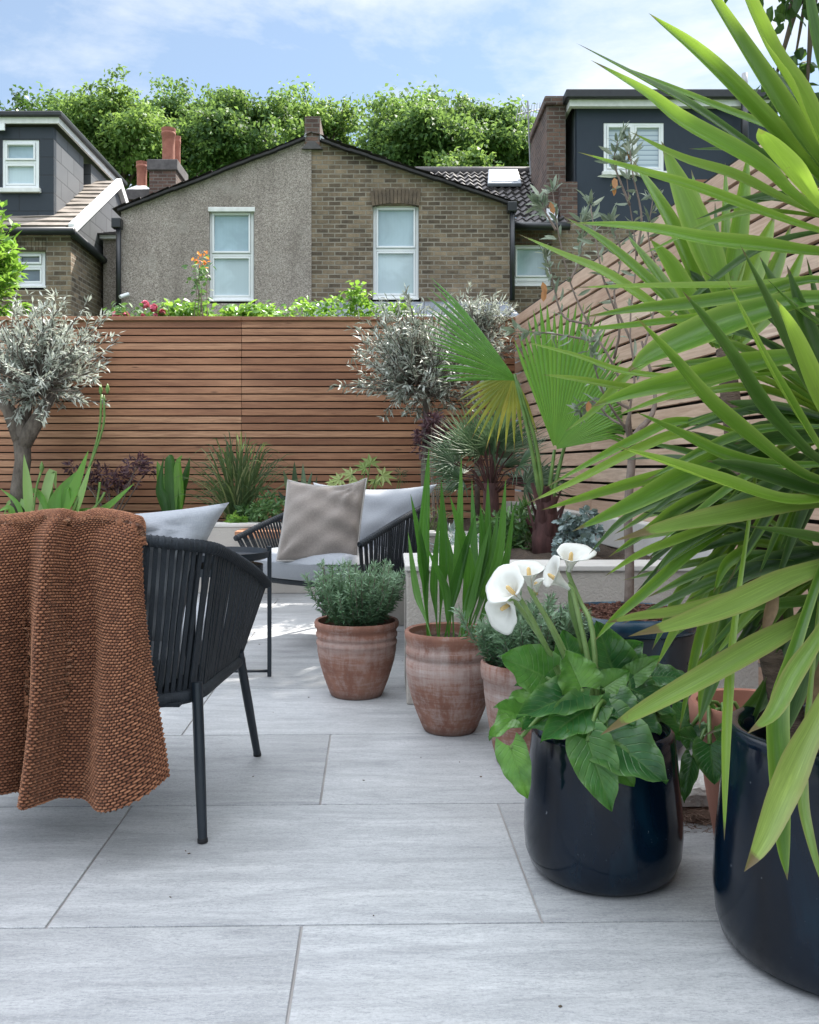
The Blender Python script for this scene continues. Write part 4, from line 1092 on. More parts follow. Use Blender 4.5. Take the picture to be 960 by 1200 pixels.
def pot(name, label, cat, group, c, prof, mat, soil_z, soil_r, soil='earth', n=72, rim=None, wob=.006):
    T = thing(name, (c[0], c[1], 0), label, cat, group)
    MB().lathe(prof, (c[0], c[1], 0), n, wob).build('body', M[mat], T, smooth=True, sharp=50)
    if rim: MB().lathe(rim[0], (c[0], c[1], 0), n, wob*.3).build('rim', M[rim[1]], T, smooth=True, sharp=50)
    mb = MB(); P = np.zeros((20, 41, 3))
    for i in range(20):
        for j in range(41):
            r = soil_r*i/19; q = 2*math.pi*j/40
            P[i, j] = (c[0]+r*math.cos(q), c[1]+r*math.sin(q), soil_z + .010*math.sin(5*q)*i/19*.4 + .008*random.random())
    mb.grid(P); mb.build('soil', M[soil], T, smooth=True)
    return T
PG = 'terracotta pots on the patio'; BG = 'glazed pots on the patio'
p1 = (-.125, 3.385)
pot('terracotta_pot', 'terracotta pot with ringed rim holding rosemary, standing alone on the paving', 'pot', PG, p1,
    [(.09, 0), (.094, .004), (.098, .012), (.118, .065), (.136, .125), (.143, .165), (.1435, .185), (.1465, .190), (.147, .200), (.1425, .206), (.1425, .212), (.1475, .218), (.148, .228), (.144, .234), (.146, .245), (.1525, .252), (.154, .266), (.150, .274), (.141, .272), (.137, .258), (.130, .20)], 'terracotta', .235, .138)
p2 = (.187, 2.93)
pot('terracotta_pot', 'larger chalky terracotta pot holding tall strap leaves, in front of the raised bed', 'pot', PG, p2,
    [(.078, 0), (.082, .004), (.088, .015), (.110, .070), (.130, .135), (.1385, .185), (.139, .225), (.1345, .232), (.1345, .238), (.1395, .244), (.139, .262), (.1355, .268), (.1365, .276), (.139, .285), (.1425, .300), (.1425, .312), (.138, .318), (.129, .314), (.126, .29), (.12, .22)], 'terracotta_chalky', .275, .125)
p3 = (.385, 2.60)
pot('terracotta_pot', 'pale chalky terracotta pot with rosemary, half hidden behind the calla lily pot', 'pot', PG, p3,
    [(.082, 0), (.086, .005), (.098, .05), (.113, .13), (.122, .20), (.124, .235), (.129, .240), (.132, .26), (.131, .283), (.126, .288), (.117, .284), (.115, .24), (.11, .2)], 'terracotta_chalky', .25, .115)
p4 = (.80, 2.045)
pot('terracotta_pot', 'plain terracotta pot squeezed between the two midnight blue pots', 'pot', PG, p4,
    [(.075, 0), (.08, .005), (.10, .12), (.115, .245), (.122, .25), (.132, .26), (.135, .305), (.130, .312), (.118, .31), (.114, .26), (.11, .2)], 'terracotta_plain', .25, .112)
b1 = (.4375, 1.912)
pot('glazed_pot', 'glossy midnight blue pot holding the white calla lilies', 'pot', BG, b1,
    [(.118, 0), (.132, .004), (.147, .018), (.157, .045), (.1605, .085), (.159, .13), (.153, .19), (.1475, .25), (.1445, .283), (.142, .292), (.135, .296), (.127, .293), (.123, .285), (.122, .25), (.124, .18)], 'glaze', .245, .123, wob=.004)
b2 = (.782, 1.592)
pot('glazed_pot', 'tall glossy midnight blue pot holding the yucca, cut by the frame', 'pot', BG, b2,
    [(.165, 0), (.185, .004), (.202, .018), (.211, .05), (.215, .10), (.212, .17), (.204, .25), (.1985, .33), (.196, .365), (.193, .377), (.184, .383), (.170, .380), (.163, .37), (.162, .33), (.165, .22)], 'glaze', .31, .163, wob=.004)
b3 = (.705, 2.755)
pot('glazed_pot', 'wide slate blue planter with bark chips around a thin tree trunk', 'planter', BG, b3,
    [(.13, 0), (.145, .004), (.165, .03), (.182, .12), (.190, .25), (.192, .352)], 'glaze_grey', .390, .177, 'bark_chip',
    rim=([(.192, .353), (.200, .358), (.207, .372), (.207, .388), (.201, .400), (.190, .404), (.181, .398), (.178, .38), (.176, .34)], 'glaze_rim'))
# bark chips lying in the planter
ch = MB()
for i in range(420):
    r = .168*math.sqrt(random.random()); q = random.random()*6.283
    p = Vector((b3[0]+r*math.cos(q), b3[1]+r*math.sin(q), .398+random.random()*.006))
    R = Matrix.Translation(p) @ Matrix.Rotation(random.random()*6, 4, 'Z') @ Matrix.Rotation(random.uniform(-.5, .5), 4, 'X')
    a, b_, c_ = random.uniform(.005, .014), random.uniform(.003, .007), random.uniform(.001, .003)
    ch.box((-a, -b_, -c_), (a, b_, c_), random.random(), R)
soil_parent = [o for o in bpy.data.objects if o.parent and o.parent.location[0] == bpy.data.objects['glazed_pot.002'].location[0] and o.name.startswith('soil')][0]
o = ch.build('bark_chip_mulch', M['bark_chip'], soil_parent); o['kind'] = 'stuff'

# ---- concrete block on a coir mat
mm = MB()
for i in range(4200):
    x, y = random.gauss(.755, .085), random.gauss(2.27, .075)
    q = random.random()*6.28; l_ = random.uniform(.01, .03); z = random.uniform(.004, .034)
    mm.tube([(x, y, z), (x+math.cos(q)*l_, y+math.sin(q)*l_, z+random.uniform(-.008, .012))], .0008, 3, cap=False, tint=random.random())
mm.lathe([(.13, .001), (.135, .015), (.128, .03), (.10, .036), (.01, .036)], (.76, 2.275, 0), 30, .06)
M['coir'] = mat_simple('coir', (.09, .055, .04), (.24, .16, .12), .95, 60, .8, 200, .004)
props(mm.build('coir_mat', M['coir'], origin=(.79, 2.27, 0)), 'brown coir fibre mat under the concrete slab, behind the blue pots', 'mat')
def slab():
    bm = bmesh.new(); bmesh.ops.create_grid(bm, x_segments=28, y_segments=28, size=.5)
    V = []; n = 29
    bm.free()
    P = np.zeros((n, n, 3)); Q = np.zeros((n, n, 3))
    r = np.random.default_rng(5)
    for i in range(n):
        for j in range(n):
            u, v = 2*i/(n-1)-1, 2*j/(n-1)-1
            k = 1 - .05*(abs(u*v))**6
            e = max(abs(u), abs(v))
            x, y = .752 + u*.125*k, 2.275 + v*.112*k
            P[i, j] = (x, y, .074 - .012*max(0, (e-.9)/.1)**2 + .003*math.sin(7*u+3*v) + r.normal()*.0012)
            Q[i, j] = (x, y, .037)
    mb = MB(); mb.grid(P); mb.grid(Q[:, ::-1])
    ring = [(i, 0) for i in range(n)] + [(n-1, j) for j in range(1, n)] + [(i, n-1) for i in range(n-2, -1, -1)] + [(0, j) for j in range(n-2, -1, -1)]
    S = np.array([[P[i, j], lerp(P[i, j], Q[i, j], .5) , Q[i, j]] for i, j in ring]); mb.grid(S[:, ::-1])
    M['concrete'] = mat_simple('pale_concrete', (.36, .35, .33), (.60, .585, .56), .95, 14, .9, 45, .01)
    o = mb.build('concrete_slab', M['concrete'], origin=(.752, 2.275, .037), smooth=True, sharp=40)
    props(o, 'rough pale concrete slab lying on the coir mat', 'slab')
slab()
# ------------------------------------------------------------------ plant materials
M['olive_leaf'] = mat_leaf('olive_leaf', (.20, .235, .19), (.42, .455, .40), (.66, .69, .64), .48, .25, (.48, .52, .42), spec=.6)
M['olive_leaf_dark'] = mat_leaf('olive_leaf_dark', (.13, .165, .125), (.38, .415, .355), (.72, .75, .69), .45, .12, (.2, .24, .18))
M['rosemary'] = mat_leaf('rosemary_leaf', (.03, .08, .04), (.10, .195, .10), (.26, .38, .25), .55, .15)
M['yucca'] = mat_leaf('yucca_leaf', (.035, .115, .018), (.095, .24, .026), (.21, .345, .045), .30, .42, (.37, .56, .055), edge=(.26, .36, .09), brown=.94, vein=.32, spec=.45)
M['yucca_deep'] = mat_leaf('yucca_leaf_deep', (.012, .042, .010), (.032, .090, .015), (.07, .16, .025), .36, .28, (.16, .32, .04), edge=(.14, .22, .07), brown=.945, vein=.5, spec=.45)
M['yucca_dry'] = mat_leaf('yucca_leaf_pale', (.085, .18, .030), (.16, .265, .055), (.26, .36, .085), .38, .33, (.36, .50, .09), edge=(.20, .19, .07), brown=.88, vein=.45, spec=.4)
M['palm'] = mat_leaf('fan_palm_leaf', (.035, .13, .025), (.085, .24, .035), (.17, .36, .05), .38, .38, (.30, .60, .06), edge=(.05, .13, .035), brown=.985, streak=20)
M['palm_old'] = mat_leaf('old_fan_palm_leaf', (.10, .20, .03), (.21, .28, .045), (.40, .36, .06), .5, .35, (.6, .5, .08), brown=.90)
M['dwarf_palm'] = mat_leaf('dwarf_palm_leaf', (.025, .060, .028), (.06, .12, .055), (.16, .22, .12), .45, .2, (.12, .22, .08), brown=.97)
M['strap'] = mat_leaf('strap_leaf', (.022, .080, .014), (.055, .165, .020), (.13, .28, .04), .38, .35, (.16, .46, .05), brown=.995, vein=.3)
M['agapanthus'] = mat_leaf('agapanthus_leaf', (.09, .24, .04), (.16, .36, .06), (.34, .50, .20), .42, .4, (.36, .66, .10), brown=1.2)
M['grass'] = mat_leaf('fountain_grass', (.03, .065, .022), (.07, .12, .035), (.26, .27, .13), .5, .3, (.2, .3, .08), brown=1.2)
M['calla'] = mat_leaf('calla_leaf', (.008, .045, .020), (.030, .125, .032), (.16, .34, .055), .26, .28, (.16, .48, .05), edge=(.11, .22, .06), streak=18, spec=.55, ribs=.35)
M['tree_leaf'] = mat_leaf('tree_leaf', (.020, .058, .020), (.062, .135, .040), (.15, .25, .075), .55, .42, (.33, .50, .11), spec=.2)
M['tree_leaf_light'] = mat_leaf('tree_leaf_light', (.035, .085, .026), (.095, .18, .048), (.19, .30, .085), .55, .42, (.40, .58, .12), spec=.2)
M['maple_leaf'] = mat_leaf('dark_tree_leaf', (.022, .055, .018), (.055, .115, .028), (.10, .18, .04), .45, .3, (.14, .27, .04))
M['bright_leaf'] = mat_leaf('bright_shrub_leaf', (.06, .16, .025), (.14, .30, .04), (.28, .45, .08), .35, .4, (.38, .62, .08))
M['acer'] = mat_leaf('purple_acer_leaf', (.035, .016, .022), (.085, .040, .052), (.16, .09, .105), .5, .25, (.22, .09, .11))
M['fig'] = mat_leaf('lime_leaf', (.14, .24, .06), (.26, .36, .10), (.42, .50, .20), .5, .4, (.5, .62, .16))
M['silver'] = mat_leaf('silver_blue_leaf', (.10, .15, .15), (.20, .27, .27), (.32, .40, .40), .5, .15)
M['herb'] = mat_leaf('herb_leaf', (.03, .09, .025), (.075, .17, .05), (.18, .30, .12), .5, .3)
M['stalk'] = mat_simple('green_stalk', (.07, .15, .03), (.15, .25, .06), .45, 20, 0)
M['flower_stalk'] = mat_simple('pale_green_stalk', (.15, .25, .075), (.26, .37, .14), .45, 20, 0)
M['yucca_trunk'] = mat_simple('yucca_trunk', (.05, .032, .024), (.17, .12, .09), .95, 18, .9, 60, .01, (1, 1, 5))
M['palm_boot'] = mat_simple('palm_boots', (.035, .014, .013), (.13, .055, .05), .85, 14, .8, 50, .008, (1, 1, .3))
M['petal'] = mat_leaf('white_spathe', (.78, .78, .74), (.84, .84, .80), None, .5, .30, (.9, .9, .82), spec=.35)
M['spadix'] = mat_simple('spadix', (.62, .42, .16), (.78, .56, .26), .7, 90, .4, 200, .002)
M['rose'] = mat_leaf('rose_petal', (.50, .06, .12), (.68, .13, .22), (.80, .30, .38), .6, .25, (.8, .2, .3))

# ------------------------------------------------------------------ trees beyond the houses
def big_tree(label, px, py_top, py_bot, Y, rx_px, nleaf, mat, seed, group, name='broadleaf_tree', lsize=.175):
    global rng
    keep = rng; rng = np.random.default_rng(seed); r = random.Random(seed)
    top = W(px, py_top, Y); bot = W(px, py_bot, Y)
    rx = rx_px*1.12/F*Y; rz = (top.z-bot.z)/2; c = np.array([top.x, Y, (top.z+bot.z)/2])
    T = thing(name, (top.x, Y, 0), label, 'tree', group)
    # boughs, each carrying many small loose leaf sprays
    nleaf = int(nleaf*2.2); c = c - np.array([0, 0, .16*rz])
    nb = 15; per = 22; m = nb*per
    bd = rdir(nb, .35); bc = c + bd*np.array([rx, min(rx, 3.0), rz])*(.30 + .52*rng.random((nb, 1)))
    bc = np.concatenate([bc[:-2], c[None] + np.array([[-.25*rx, 0, .62*rz], [.3*rx, 0, .55*rz]])*(.8+.4*rng.random((2, 1)))])
    cen = np.repeat(bc, per, 0) + rng.normal(size=(m, 3))*np.array([rx, rx*.8, rz*.8])*.185
    rad_ = rx*(.045 + .085*rng.random(m)**1.5)
    idx = rng.choice(m, nleaf, p=(rad_**1.6)/(rad_**1.6).sum())
    dd = rng.normal(size=(nleaf, 3))
    P = cen[idx] + dd*rad_[idx][:, None]*np.array([1.0, 1.0, .62]); dd = nrm(dd)
    N = nrm(dd*.5 + rng.normal(size=dd.shape)*.6 + np.array([0, -.1, .6]))
    D = nrm(np.cross(N, rdir(nleaf)) + np.array([0, 0, -.25]))
    tone = np.clip(np.repeat(.05 + .8*rng.random(nb), per) + rng.normal(size=m)*.15, 0, 1)
    tint = np.clip(.65*tone[idx] + .35*rng.random(nleaf), 0, 1)
    tr = MB()
    base = Vector((top.x, Y, 0)); fork = Vector((top.x + r.uniform(-.3, .3), Y, max(.8, bot.z + rz*.25)))
    tr.tube([base, base.lerp(fork, .5) + Vector((r.uniform(-.2, .2), 0, 0)), fork], [.32, .26, .20], 10)
    for k, q in enumerate(bc):
        q = Vector(q); mid = fork.lerp(q, .5) + Vector((r.uniform(-.25, .25), r.uniform(-.2, .2), .3))
        tr.tube([fork, mid, q], [.10, .06, .03], 6)
        for e in cen[k*per:(k+1)*per:3]: tr.tube([mid.lerp(q, .7), Vector(e)], [.025, .008], 4, cap=False)
    tr.build('trunk', M['bark'], T, smooth=True)
    leaves('crown', P, D, N, lsize*(.6+.8*rng.random(nleaf)), lsize*.62*(.7+.6*rng.random(nleaf)), M[mat], T, bend=.15, tint=tint)
    rng = keep
    return T
TG = 'tall trees behind the houses'
big_tree('dark green tree crown rising over the slate dormer at the edge of the photo', 14, 92, 300, 31, 70, 8000, 'maple_leaf', 1, TG)
big_tree('green tree between the slate dormer and the chimney stacks, low crown', 80, 98, 290, 34, 70, 8000, 'tree_leaf', 2, TG)
big_tree('tallest leafy tree behind the red chimney pots', 140, 86, 270, 33, 66, 9000, 'tree_leaf_light', 3, TG)
big_tree('rounded green tree just beside the red chimney pots, over the pebbledash slope', 212, 96, 260, 36, 66, 9000, 'tree_leaf', 4, TG)
big_tree('broad green tree above the pebbledash roof slope', 290, 88, 240, 34, 72, 9000, 'tree_leaf', 5, TG)
big_tree('bright green tree right behind the gable chimney', 372, 96, 250, 38, 66, 8000, 'tree_leaf_light', 6, TG)
big_tree('wide dome of green foliage above the brick roof slope', 500, 98, 240, 32, 88, 12000, 'tree_leaf', 7, TG)
big_tree('green tree behind the television aerial, next to the navy dormer', 585, 104, 250, 33, 58, 8000, 'tree_leaf', 8, TG)
big_tree('low light green bush tree at the roof ridge under the wide dome', 548, 172, 260, 29, 44, 4000, 'tree_leaf_light', 9, TG)
big_tree('distant tree top just showing over the navy dormer roof', 706, 104, 220, 40, 36, 2500, 'tree_leaf', 10, TG)
big_tree('tree behind the navy dormer, seen between the yucca leaves', 880, 120, 300, 30, 60, 4000, 'maple_leaf', 16, TG)

# shade tree outside the side fence: its unseen crown is shaped to shade the patio
def shade_tree():
    global rng
    keep = rng; rng = np.random.default_rng(21); r = random.Random(21)
    T = thing('broadleaf_tree', (3.6, 6.4, 0), 'dark leafed tree beyond the side fence with branch tips in the top corner, unseen crown shaped to shade the patio', 'tree')
    lobes = [((2.2, 5.0, 5.3), (2.2, 2.2, 1.25), 64), ((3.3, 8.0, 7.6), (2.2, 2.0, 1.5), 26), ((.8, 3.0, 4.9), (1.4, 1.3, .8), 22)]
    cen = []
    for c, rr, m in lobes:
        cen.append(np.array(c) + rdir(m)*np.array(rr)*(rng.random((m, 1))**.4))
    for p in (WN(925, 10, 4.9), WN(950, -5, 5.0), WN(905, 105, 5.2), WN(930, 80, 5.2), WN(945, 120, 5.1)): cen.append(p[None])
    extra = np.c_[rng.uniform(-.45, .8, 26) + 2.6, rng.uniform(1.1, 2.5, 26) + 3.2, rng.uniform(4.85, 5.4, 26)]  # unseen leaf clumps added along the sun's path to shade the near paving
    cen = np.concatenate([extra] + cen); rad_ = np.r_[.30 + .32*rng.random(len(cen)-5), .10, .14, .13, .16, .15]
    n = 36000
    P, dd, idx = clump_points(cen, rad_, n, .7, .2)
    N = nrm(dd*.4 + rng.normal(size=dd.shape)*.5 + np.array([0, 0, .9])); D = nrm(np.cross(N, rdir(n)) + np.array([0, 0, -.5]))
    k = np.ones(n, bool)
    tr = MB(); fork = Vector((3.5, 6.4, 3.6))
    tr.tube([(3.6, 6.4, 0), (3.62, 6.35, 2), fork], [.20, .16, .13], 10)
    hubs = [Vector(l[0]) for l in lobes] + [Vector((2.35, 5.1, 3.6))]
    for h in hubs: tr.tube([fork, fork.lerp(h, .5) + Vector((0, 0, .2)), h], [.10, .07, .04], 8)
    for q in cen[::2]:
        q = Vector(q); h = min(hubs, key=lambda a: (a-q).length)
        tr.tube([h, h.lerp(q, .5) + Vector((0, 0, .08)), q], [.03, .018, .006], 5)
    for q in cen[-5:]:
        q = Vector(q); h = hubs[-1]; tr.tube([h, h.lerp(q, .5) + Vector((0, 0, .08)), q], [.02, .012, .004], 5)
    tr.build('trunk', M['bark'], T, smooth=True)
    leaves('crown', P, D, N, .10*(.6+.8*rng.random(n)), .052*(.7+.6*rng.random(n)), M['maple_leaf'], T, bend=.2, prof='oval')
    rng = keep
shade_tree()

# ------------------------------------------------------------------ shrubs with twigs: olives and others
def twiggy(T, c, rr, foot, nst, nleaf, llen, lwid, mat, bark, r0=.02, seed=0, droop=0, up=.3, open_=.55, trunk=None, twig_r=.003):
    """crown of leafy shoots: shoots grow out of the crown's middle, leaves sit along their outer half"""
    global rng
    keep = rng; rng = np.random.default_rng(seed); r = random.Random(seed)
    c = np.array(c, float); rr = np.array(rr, float)
    d = rdir(nst, up); tips = c + d*rr*(.52 + .66*rng.random((nst, 1))**1.6)
    start = c + (d*rr*.12) + np.array([0, 0, -rr[2]*.35])
    mid = lerp(start, tips, .55) + rng.normal(size=(nst, 3))*rr*.10
    tw = MB()
    if trunk is not None: tw.tube(*trunk, 12)
    for i in range(nst):
        tw.tube([start[i], mid[i], tips[i]], [twig_r*1.8, twig_r*1.2, twig_r*.5], 4, cap=False)
    tw.build('trunk', M[bark], T, smooth=True)
    k = rng.integers(0, nst, nleaf); t = open_*0 + (1-open_) + open_*rng.random(nleaf)**.8
    tt = t[:, None]
    P = (1-tt)**2*start[k] + 2*tt*(1-tt)*mid[k] + tt**2*tips[k] + rng.normal(size=(nleaf, 3))*.006
    ax = nrm(tips[k]-mid[k])
    D = nrm(ax*.9 + rdir(nleaf)*.9 + np.array([0, 0, -droop]))
    N = nrm(np.array([0, 0, 1.0]) + rdir(nleaf)*.8)
    out = leaves('crown', P, D, N, llen*(.65+.6*rng.random(nleaf)), lwid*(.75+.5*rng.random(nleaf)), M[mat], T, bend=.1)
    rng = keep
OG = 'silvery olive trees in the raised bed'
T = thing('olive_tree', W(25, 615, 6.45), 'silvery olive tree with round crown and stout pale trunk, in the back bed', 'tree', OG)
f0 = W(24, 618, 6.45); f1 = W(27, 540, 6.45); f2 = W(25, 505, 6.45)
c = W(42, 425, 6.45)
twiggy(T, c, (.56, .50, .47), f0, 230, 5600, .060, .0135, 'olive_leaf', 'bark_grey', seed=3, up=.25, open_=.72,
       trunk=([f0, W(22, 575, 6.45), f1, f2, W(22, 480, 6.45)], [.066, .057, .054, .060, .042]), twig_r=.004)
b = MB(); b.tube([W(25, 515, 6.45), W(10, 480, 6.43), W(-12, 455, 6.4)], [.06, .045, .025], 10).tube([W(27, 520, 6.45), W(46, 488, 6.4), W(62, 462, 6.4)], [.06, .05, .025], 10).tube([W(25, 505, 6.45), W(35, 460, 6.5), W(40, 420, 6.5)], [.05, .03, .012], 8)
b.build('limb', M['bark_grey'], T, smooth=True)
T = thing('olive_tree', W(500, 610, 6.2), 'bushy grey olive tree against the cedar fence, above purple leaves', 'tree', OG)
twiggy(T, W(490, 425, 6.15), (.50, .46, .46), None, 250, 5200, .060, .0125, 'olive_leaf_dark', 'bark_grey', seed=5, up=.35, open_=.75,
       trunk=([W(500, 615, 6.2), W(498, 555, 6.2), W(500, 500, 6.18), W(498, 455, 6.15)], [.032, .028, .026, .014]), twig_r=.003)
T = thing('climbing_shrub', W(560, 440, 6.75), 'pale silvery shrub showing over the far corner of the cedar fence', 'shrub')
twiggy(T, W(555, 390, 6.6), (.38, .22, .28), None, 110, 2300, .060, .012, 'olive_leaf', 'twig', seed=6, up=.7, open_=.75,
       trunk=([W(560, 610, 6.6), W(558, 500, 6.6), W(556, 410, 6.6)], [.02, .016, .01]))

# bright laurel at the frame edge, beyond the fence
T = thing('laurel_shrub', W(-8, 548, 7.6), 'bright yellow-green leafy shrub above the fence beside the dormer house', 'shrub')
twiggy(T, W(-12, 318, 7.6), (.34, .3, .55), None, 90, 1600, .105, .034, 'bright_leaf', 'twig', seed=8, up=.5, open_=.8, droop=.2,
       trunk=([Vector((-3.27, 7.6, 0)), W(-10, 420, 7.6), W(-10, 340, 7.6)], [.03, .025, .015]))
# climbers along the top of the fence
def climber(name, label, cat, spans, mat, n, seed, Y=7.25, llen=.055, group=None):
    global rng
    keep = rng; rng = np.random.default_rng(seed)
    pts = []; tw = MB()
    for (x0, x1, y0, y1, k) in spans:
        for _ in range(k):
            x = rng.uniform(x0, x1); y = rng.uniform(y0, y1)
            pts.append(WN(x, y, Y + rng.uniform(-.12, .12)))
    pts = np.array(pts)
    T = thing(name, (pts[:, 0].mean(), Y, 0), label, cat, group)
    k = rng.integers(0, len(pts), n)
    P = pts[k] + rng.normal(size=(n, 3))*np.array([.035, .03, .022])
    N = nrm(rdir(n)*.8 + np.array([0, -.2, .9])); D = nrm(np.cross(N, rdir(n)))
    for q in pts[::3]:
        q = Vector(q); tw.tube([(q.x + rng.uniform(-.1, .1), Y, 1.5), (q.x + rng.uniform(-.05, .05), Y, lerp(1.5, q.z, .6)), q], [.006, .004, .002], 4, cap=False)
    tw.build('stem', M['twig'], T, smooth=True)
    leaves('foliage', P, D, N, llen*(.6+.7*rng.random(n)), llen*.55*(.7+.6*rng.random(n)), M[mat], T, bend=.15, prof='oval')
    rng = keep
    return T
climber('climbing_plant', 'low mound of bright green climber on the fence top below the pebbledash window', 'climber', [(180, 325, 362, 380, 76), (195, 240, 357, 368, 22), (285, 330, 364, 374, 16)], 'bright_leaf', 1500, 31)
climber('climbing_plant', 'thin yellow-green climber along the fence top below the brick half', 'climber', [(335, 480, 362, 380, 34), (355, 372, 356, 370, 5), (412, 432, 338, 370, 14), (380, 396, 352, 368, 5), (455, 475, 358, 370, 5)], 'bright_leaf', 800, 32)
rs = climber('rose_bush', 'pink roses peeping over the cedar fence below the drainpipe', 'rose bush', [(128, 200, 362, 380, 22)], 'herb', 260, 33, 7.2)
rf_ = MB(); V = []
for (x, y, s_) in ((137, 369, .050), (148, 370, .044), (170, 357, .046), (180, 361, .046), (190, 366, .04), (183, 370, .034), (168, 371, .034)):
    c = WN(x, y, 7.12 + random.uniform(-.05, .05)); n = 46
    d = rdir(n, .3); d[:, 1] -= .2; d = nrm(d); k = np.repeat(np.linspace(.25, 1, n)[:, None], 3, 1)
    P = c + d*s_*k*.55; V.append((P, nrm(np.cross(d, rdir(n))), d, np.full(n, s_*.75), np.full(n, s_*.8)))
    o = leaves('flower', P - V[-1][1]*s_*.37, V[-1][1], d, s_*.75, s_*.85, M['rose'], rs, bend=-.1, prof='oval')
T = climber('rose_shoot', 'thin upright shoot with orange young leaves in front of the pebbledash wall', 'plant', [(228, 242, 300, 318, 7), (226, 238, 318, 350, 9), (232, 240, 345, 372, 5)], 'herb', 120, 34, 7.1, .05)
P = np.array([WN(x, y, 7.08) for x, y in ((232, 300), (236, 302), (240, 306), (228, 306), (234, 310), (238, 296), (241, 312))]*4) + rng.normal(size=(28, 3))*.016
M['orange_leaf'] = mat_leaf('orange_young_leaf', (.45, .13, .04), (.62, .26, .08), None, .5, .35)
leaves('young_leaf', P, rdir(28), rdir(28, .8), .035, .016, M['orange_leaf'], T, prof='oval')

# ------------------------------------------------------------------ back bed planting
def strap_plant(name, label, cat, foot, blades, mat, Y, group=None, stalks=(), n=12, fold=.16):
    T = thing(name, foot, label, cat, group)
    B = Blades()
    for (pts, w) in blades:
        yy = np.linspace(0, 1, len(pts))
        dy = random.uniform(-.12, .12)
        P = [WN(x, y, Y + dy*yy[i]) for i, (x, y) in enumerate(pts)]
        B.add(P, w/F*Y, normal=np.array([random.uniform(-.5, .5), -1.0, .55]), n=n, fold=fold)
    B.build('foliage', M[mat], T)
    return T
ag = strap_plant('agapanthus', 'sunlit green strap leaved agapanthus under the round olive tree', 'plant', W(75, 612, 6.35), [
    ([(35, 618), (32, 570), (28, 532)], 11), ([(60, 618), (85, 580), (104, 527)], 18), ([(85, 615), (98, 575), (107, 545)], 12), ([(50, 618), (70, 580), (90, 552)], 15),
    ([(90, 615), (125, 595), (158, 566)], 10), ([(30, 618), (20, 590), (0, 572)], 6), ([(45, 618), (55, 575), (62, 552), (66, 575)], 12), ([(55, 618), (58, 580), (60, 550)], 10),
    ([(20, 618), (12, 596), (-4, 600)], 8), ([(40, 618), (30, 592), (12, 588), (4, 606)], 8), ([(70, 618), (76, 590), (82, 570), (86, 600)], 10), ([(75, 618), (95, 600), (120, 598)], 8),
    ([(62, 618), (50, 585), (38, 575), (30, 590)], 8), ([(66, 618), (68, 590), (72, 568)], 9), ([(80, 618), (105, 604), (125, 606)], 7), ([(15, 618), (8, 604), (6, 618)], 8)], 'agapanthus', 6.35)
mb = MB()
for pts in ([(84, 600), (102, 555), (116, 505), (119, 462)], [(86, 600), (104, 550), (121, 500), (122, 470)], [(38, 610), (42, 575), (48, 553)], [(112, 598), (116, 575), (117, 565)], [(100, 604), (115, 590), (123, 577)]):
    C = curve_pts([WN(x, y, 6.32) for x, y in pts], 10); mb.tube(C, .0085, 6)
mb.build('stalk', M['stalk'], ag, smooth=True)
for (x, y, s_) in ((118, 457, .026), (126, 456, .026), (49, 549, .03), (122, 466, .018)):
    a = W(x, y+5, 6.32); MB().tube([a, a + Vector((0, 0, s_*1.0)), a + Vector((0, 0, s_*2.0)), a + Vector((0, 0, s_*2.6))], [.006, s_*.55, s_*.35, .002], 8).build('bud', M['stalk'], ag, smooth=True)

def leaf_cloud(name, label, cat, blobs, Y, mat, n, llen, lwid, seed, foot, prof='oval', stem='twig', up=.6, group=None, dy=.12):
    global rng
    keep = rng; rng = np.random.default_rng(seed)
    T = thing(name, foot, label, cat, group)
    cen = np.array([WN(x, y, Y + rng.uniform(-dy, dy)) for x, y, r in blobs]); rr = np.array([r/F*Y for x, y, r in blobs])
    P, dd, idx = clump_points(cen, rr, n, .8, .1)
    N = nrm(rdir(n)*.8 + np.array([0, -.3, up])); D = nrm(dd*.6 + np.cross(N, rdir(n)))
    mb = MB(); f = Vector(foot)
    for q in cen:
        q = Vector(q); mb.tube([f + Vector((random.uniform(-.03, .03), random.uniform(-.03, .03), -.02)), f.lerp(q, .5) + Vector((random.uniform(-.03, .03), 0, .02)), q], [.006, .0045, .002], 5, cap=False)
    mb.build('stem', M[stem], T, smooth=True)
    leaves('foliage', P, D, N, llen*(.6+.7*rng.random(n)), lwid*(.7+.6*rng.random(n)), M[mat], T, bend=.15, prof=prof)
    rng = keep
    return T
AG = 'purple acers'
leaf_cloud('acer_shrub', 'feathery purple acer low against the fence behind the green straps', 'shrub', [(118, 556, 15), (140, 560, 14), (160, 545, 14), (150, 565, 12), (105, 565, 12), (85, 548, 9), (172, 550, 9), (128, 575, 9), (165, 540, 8)], 6.6, 'acer', 620, .055, .014, 41, W(130, 615, 6.6), 'lance', up=.9, group=AG)
leaf_cloud('acer_shrub', 'dark purple acer under the bushy olive, beside the dwarf palm', 'shrub', [(500, 510, 14), (512, 500, 12), (518, 520, 12), (496, 526, 9), (506, 492, 10), (524, 508, 8)], 5.9, 'acer', 560, .05, .014, 42, W(512, 625, 5.9), 'lance', up=.5, group=AG)
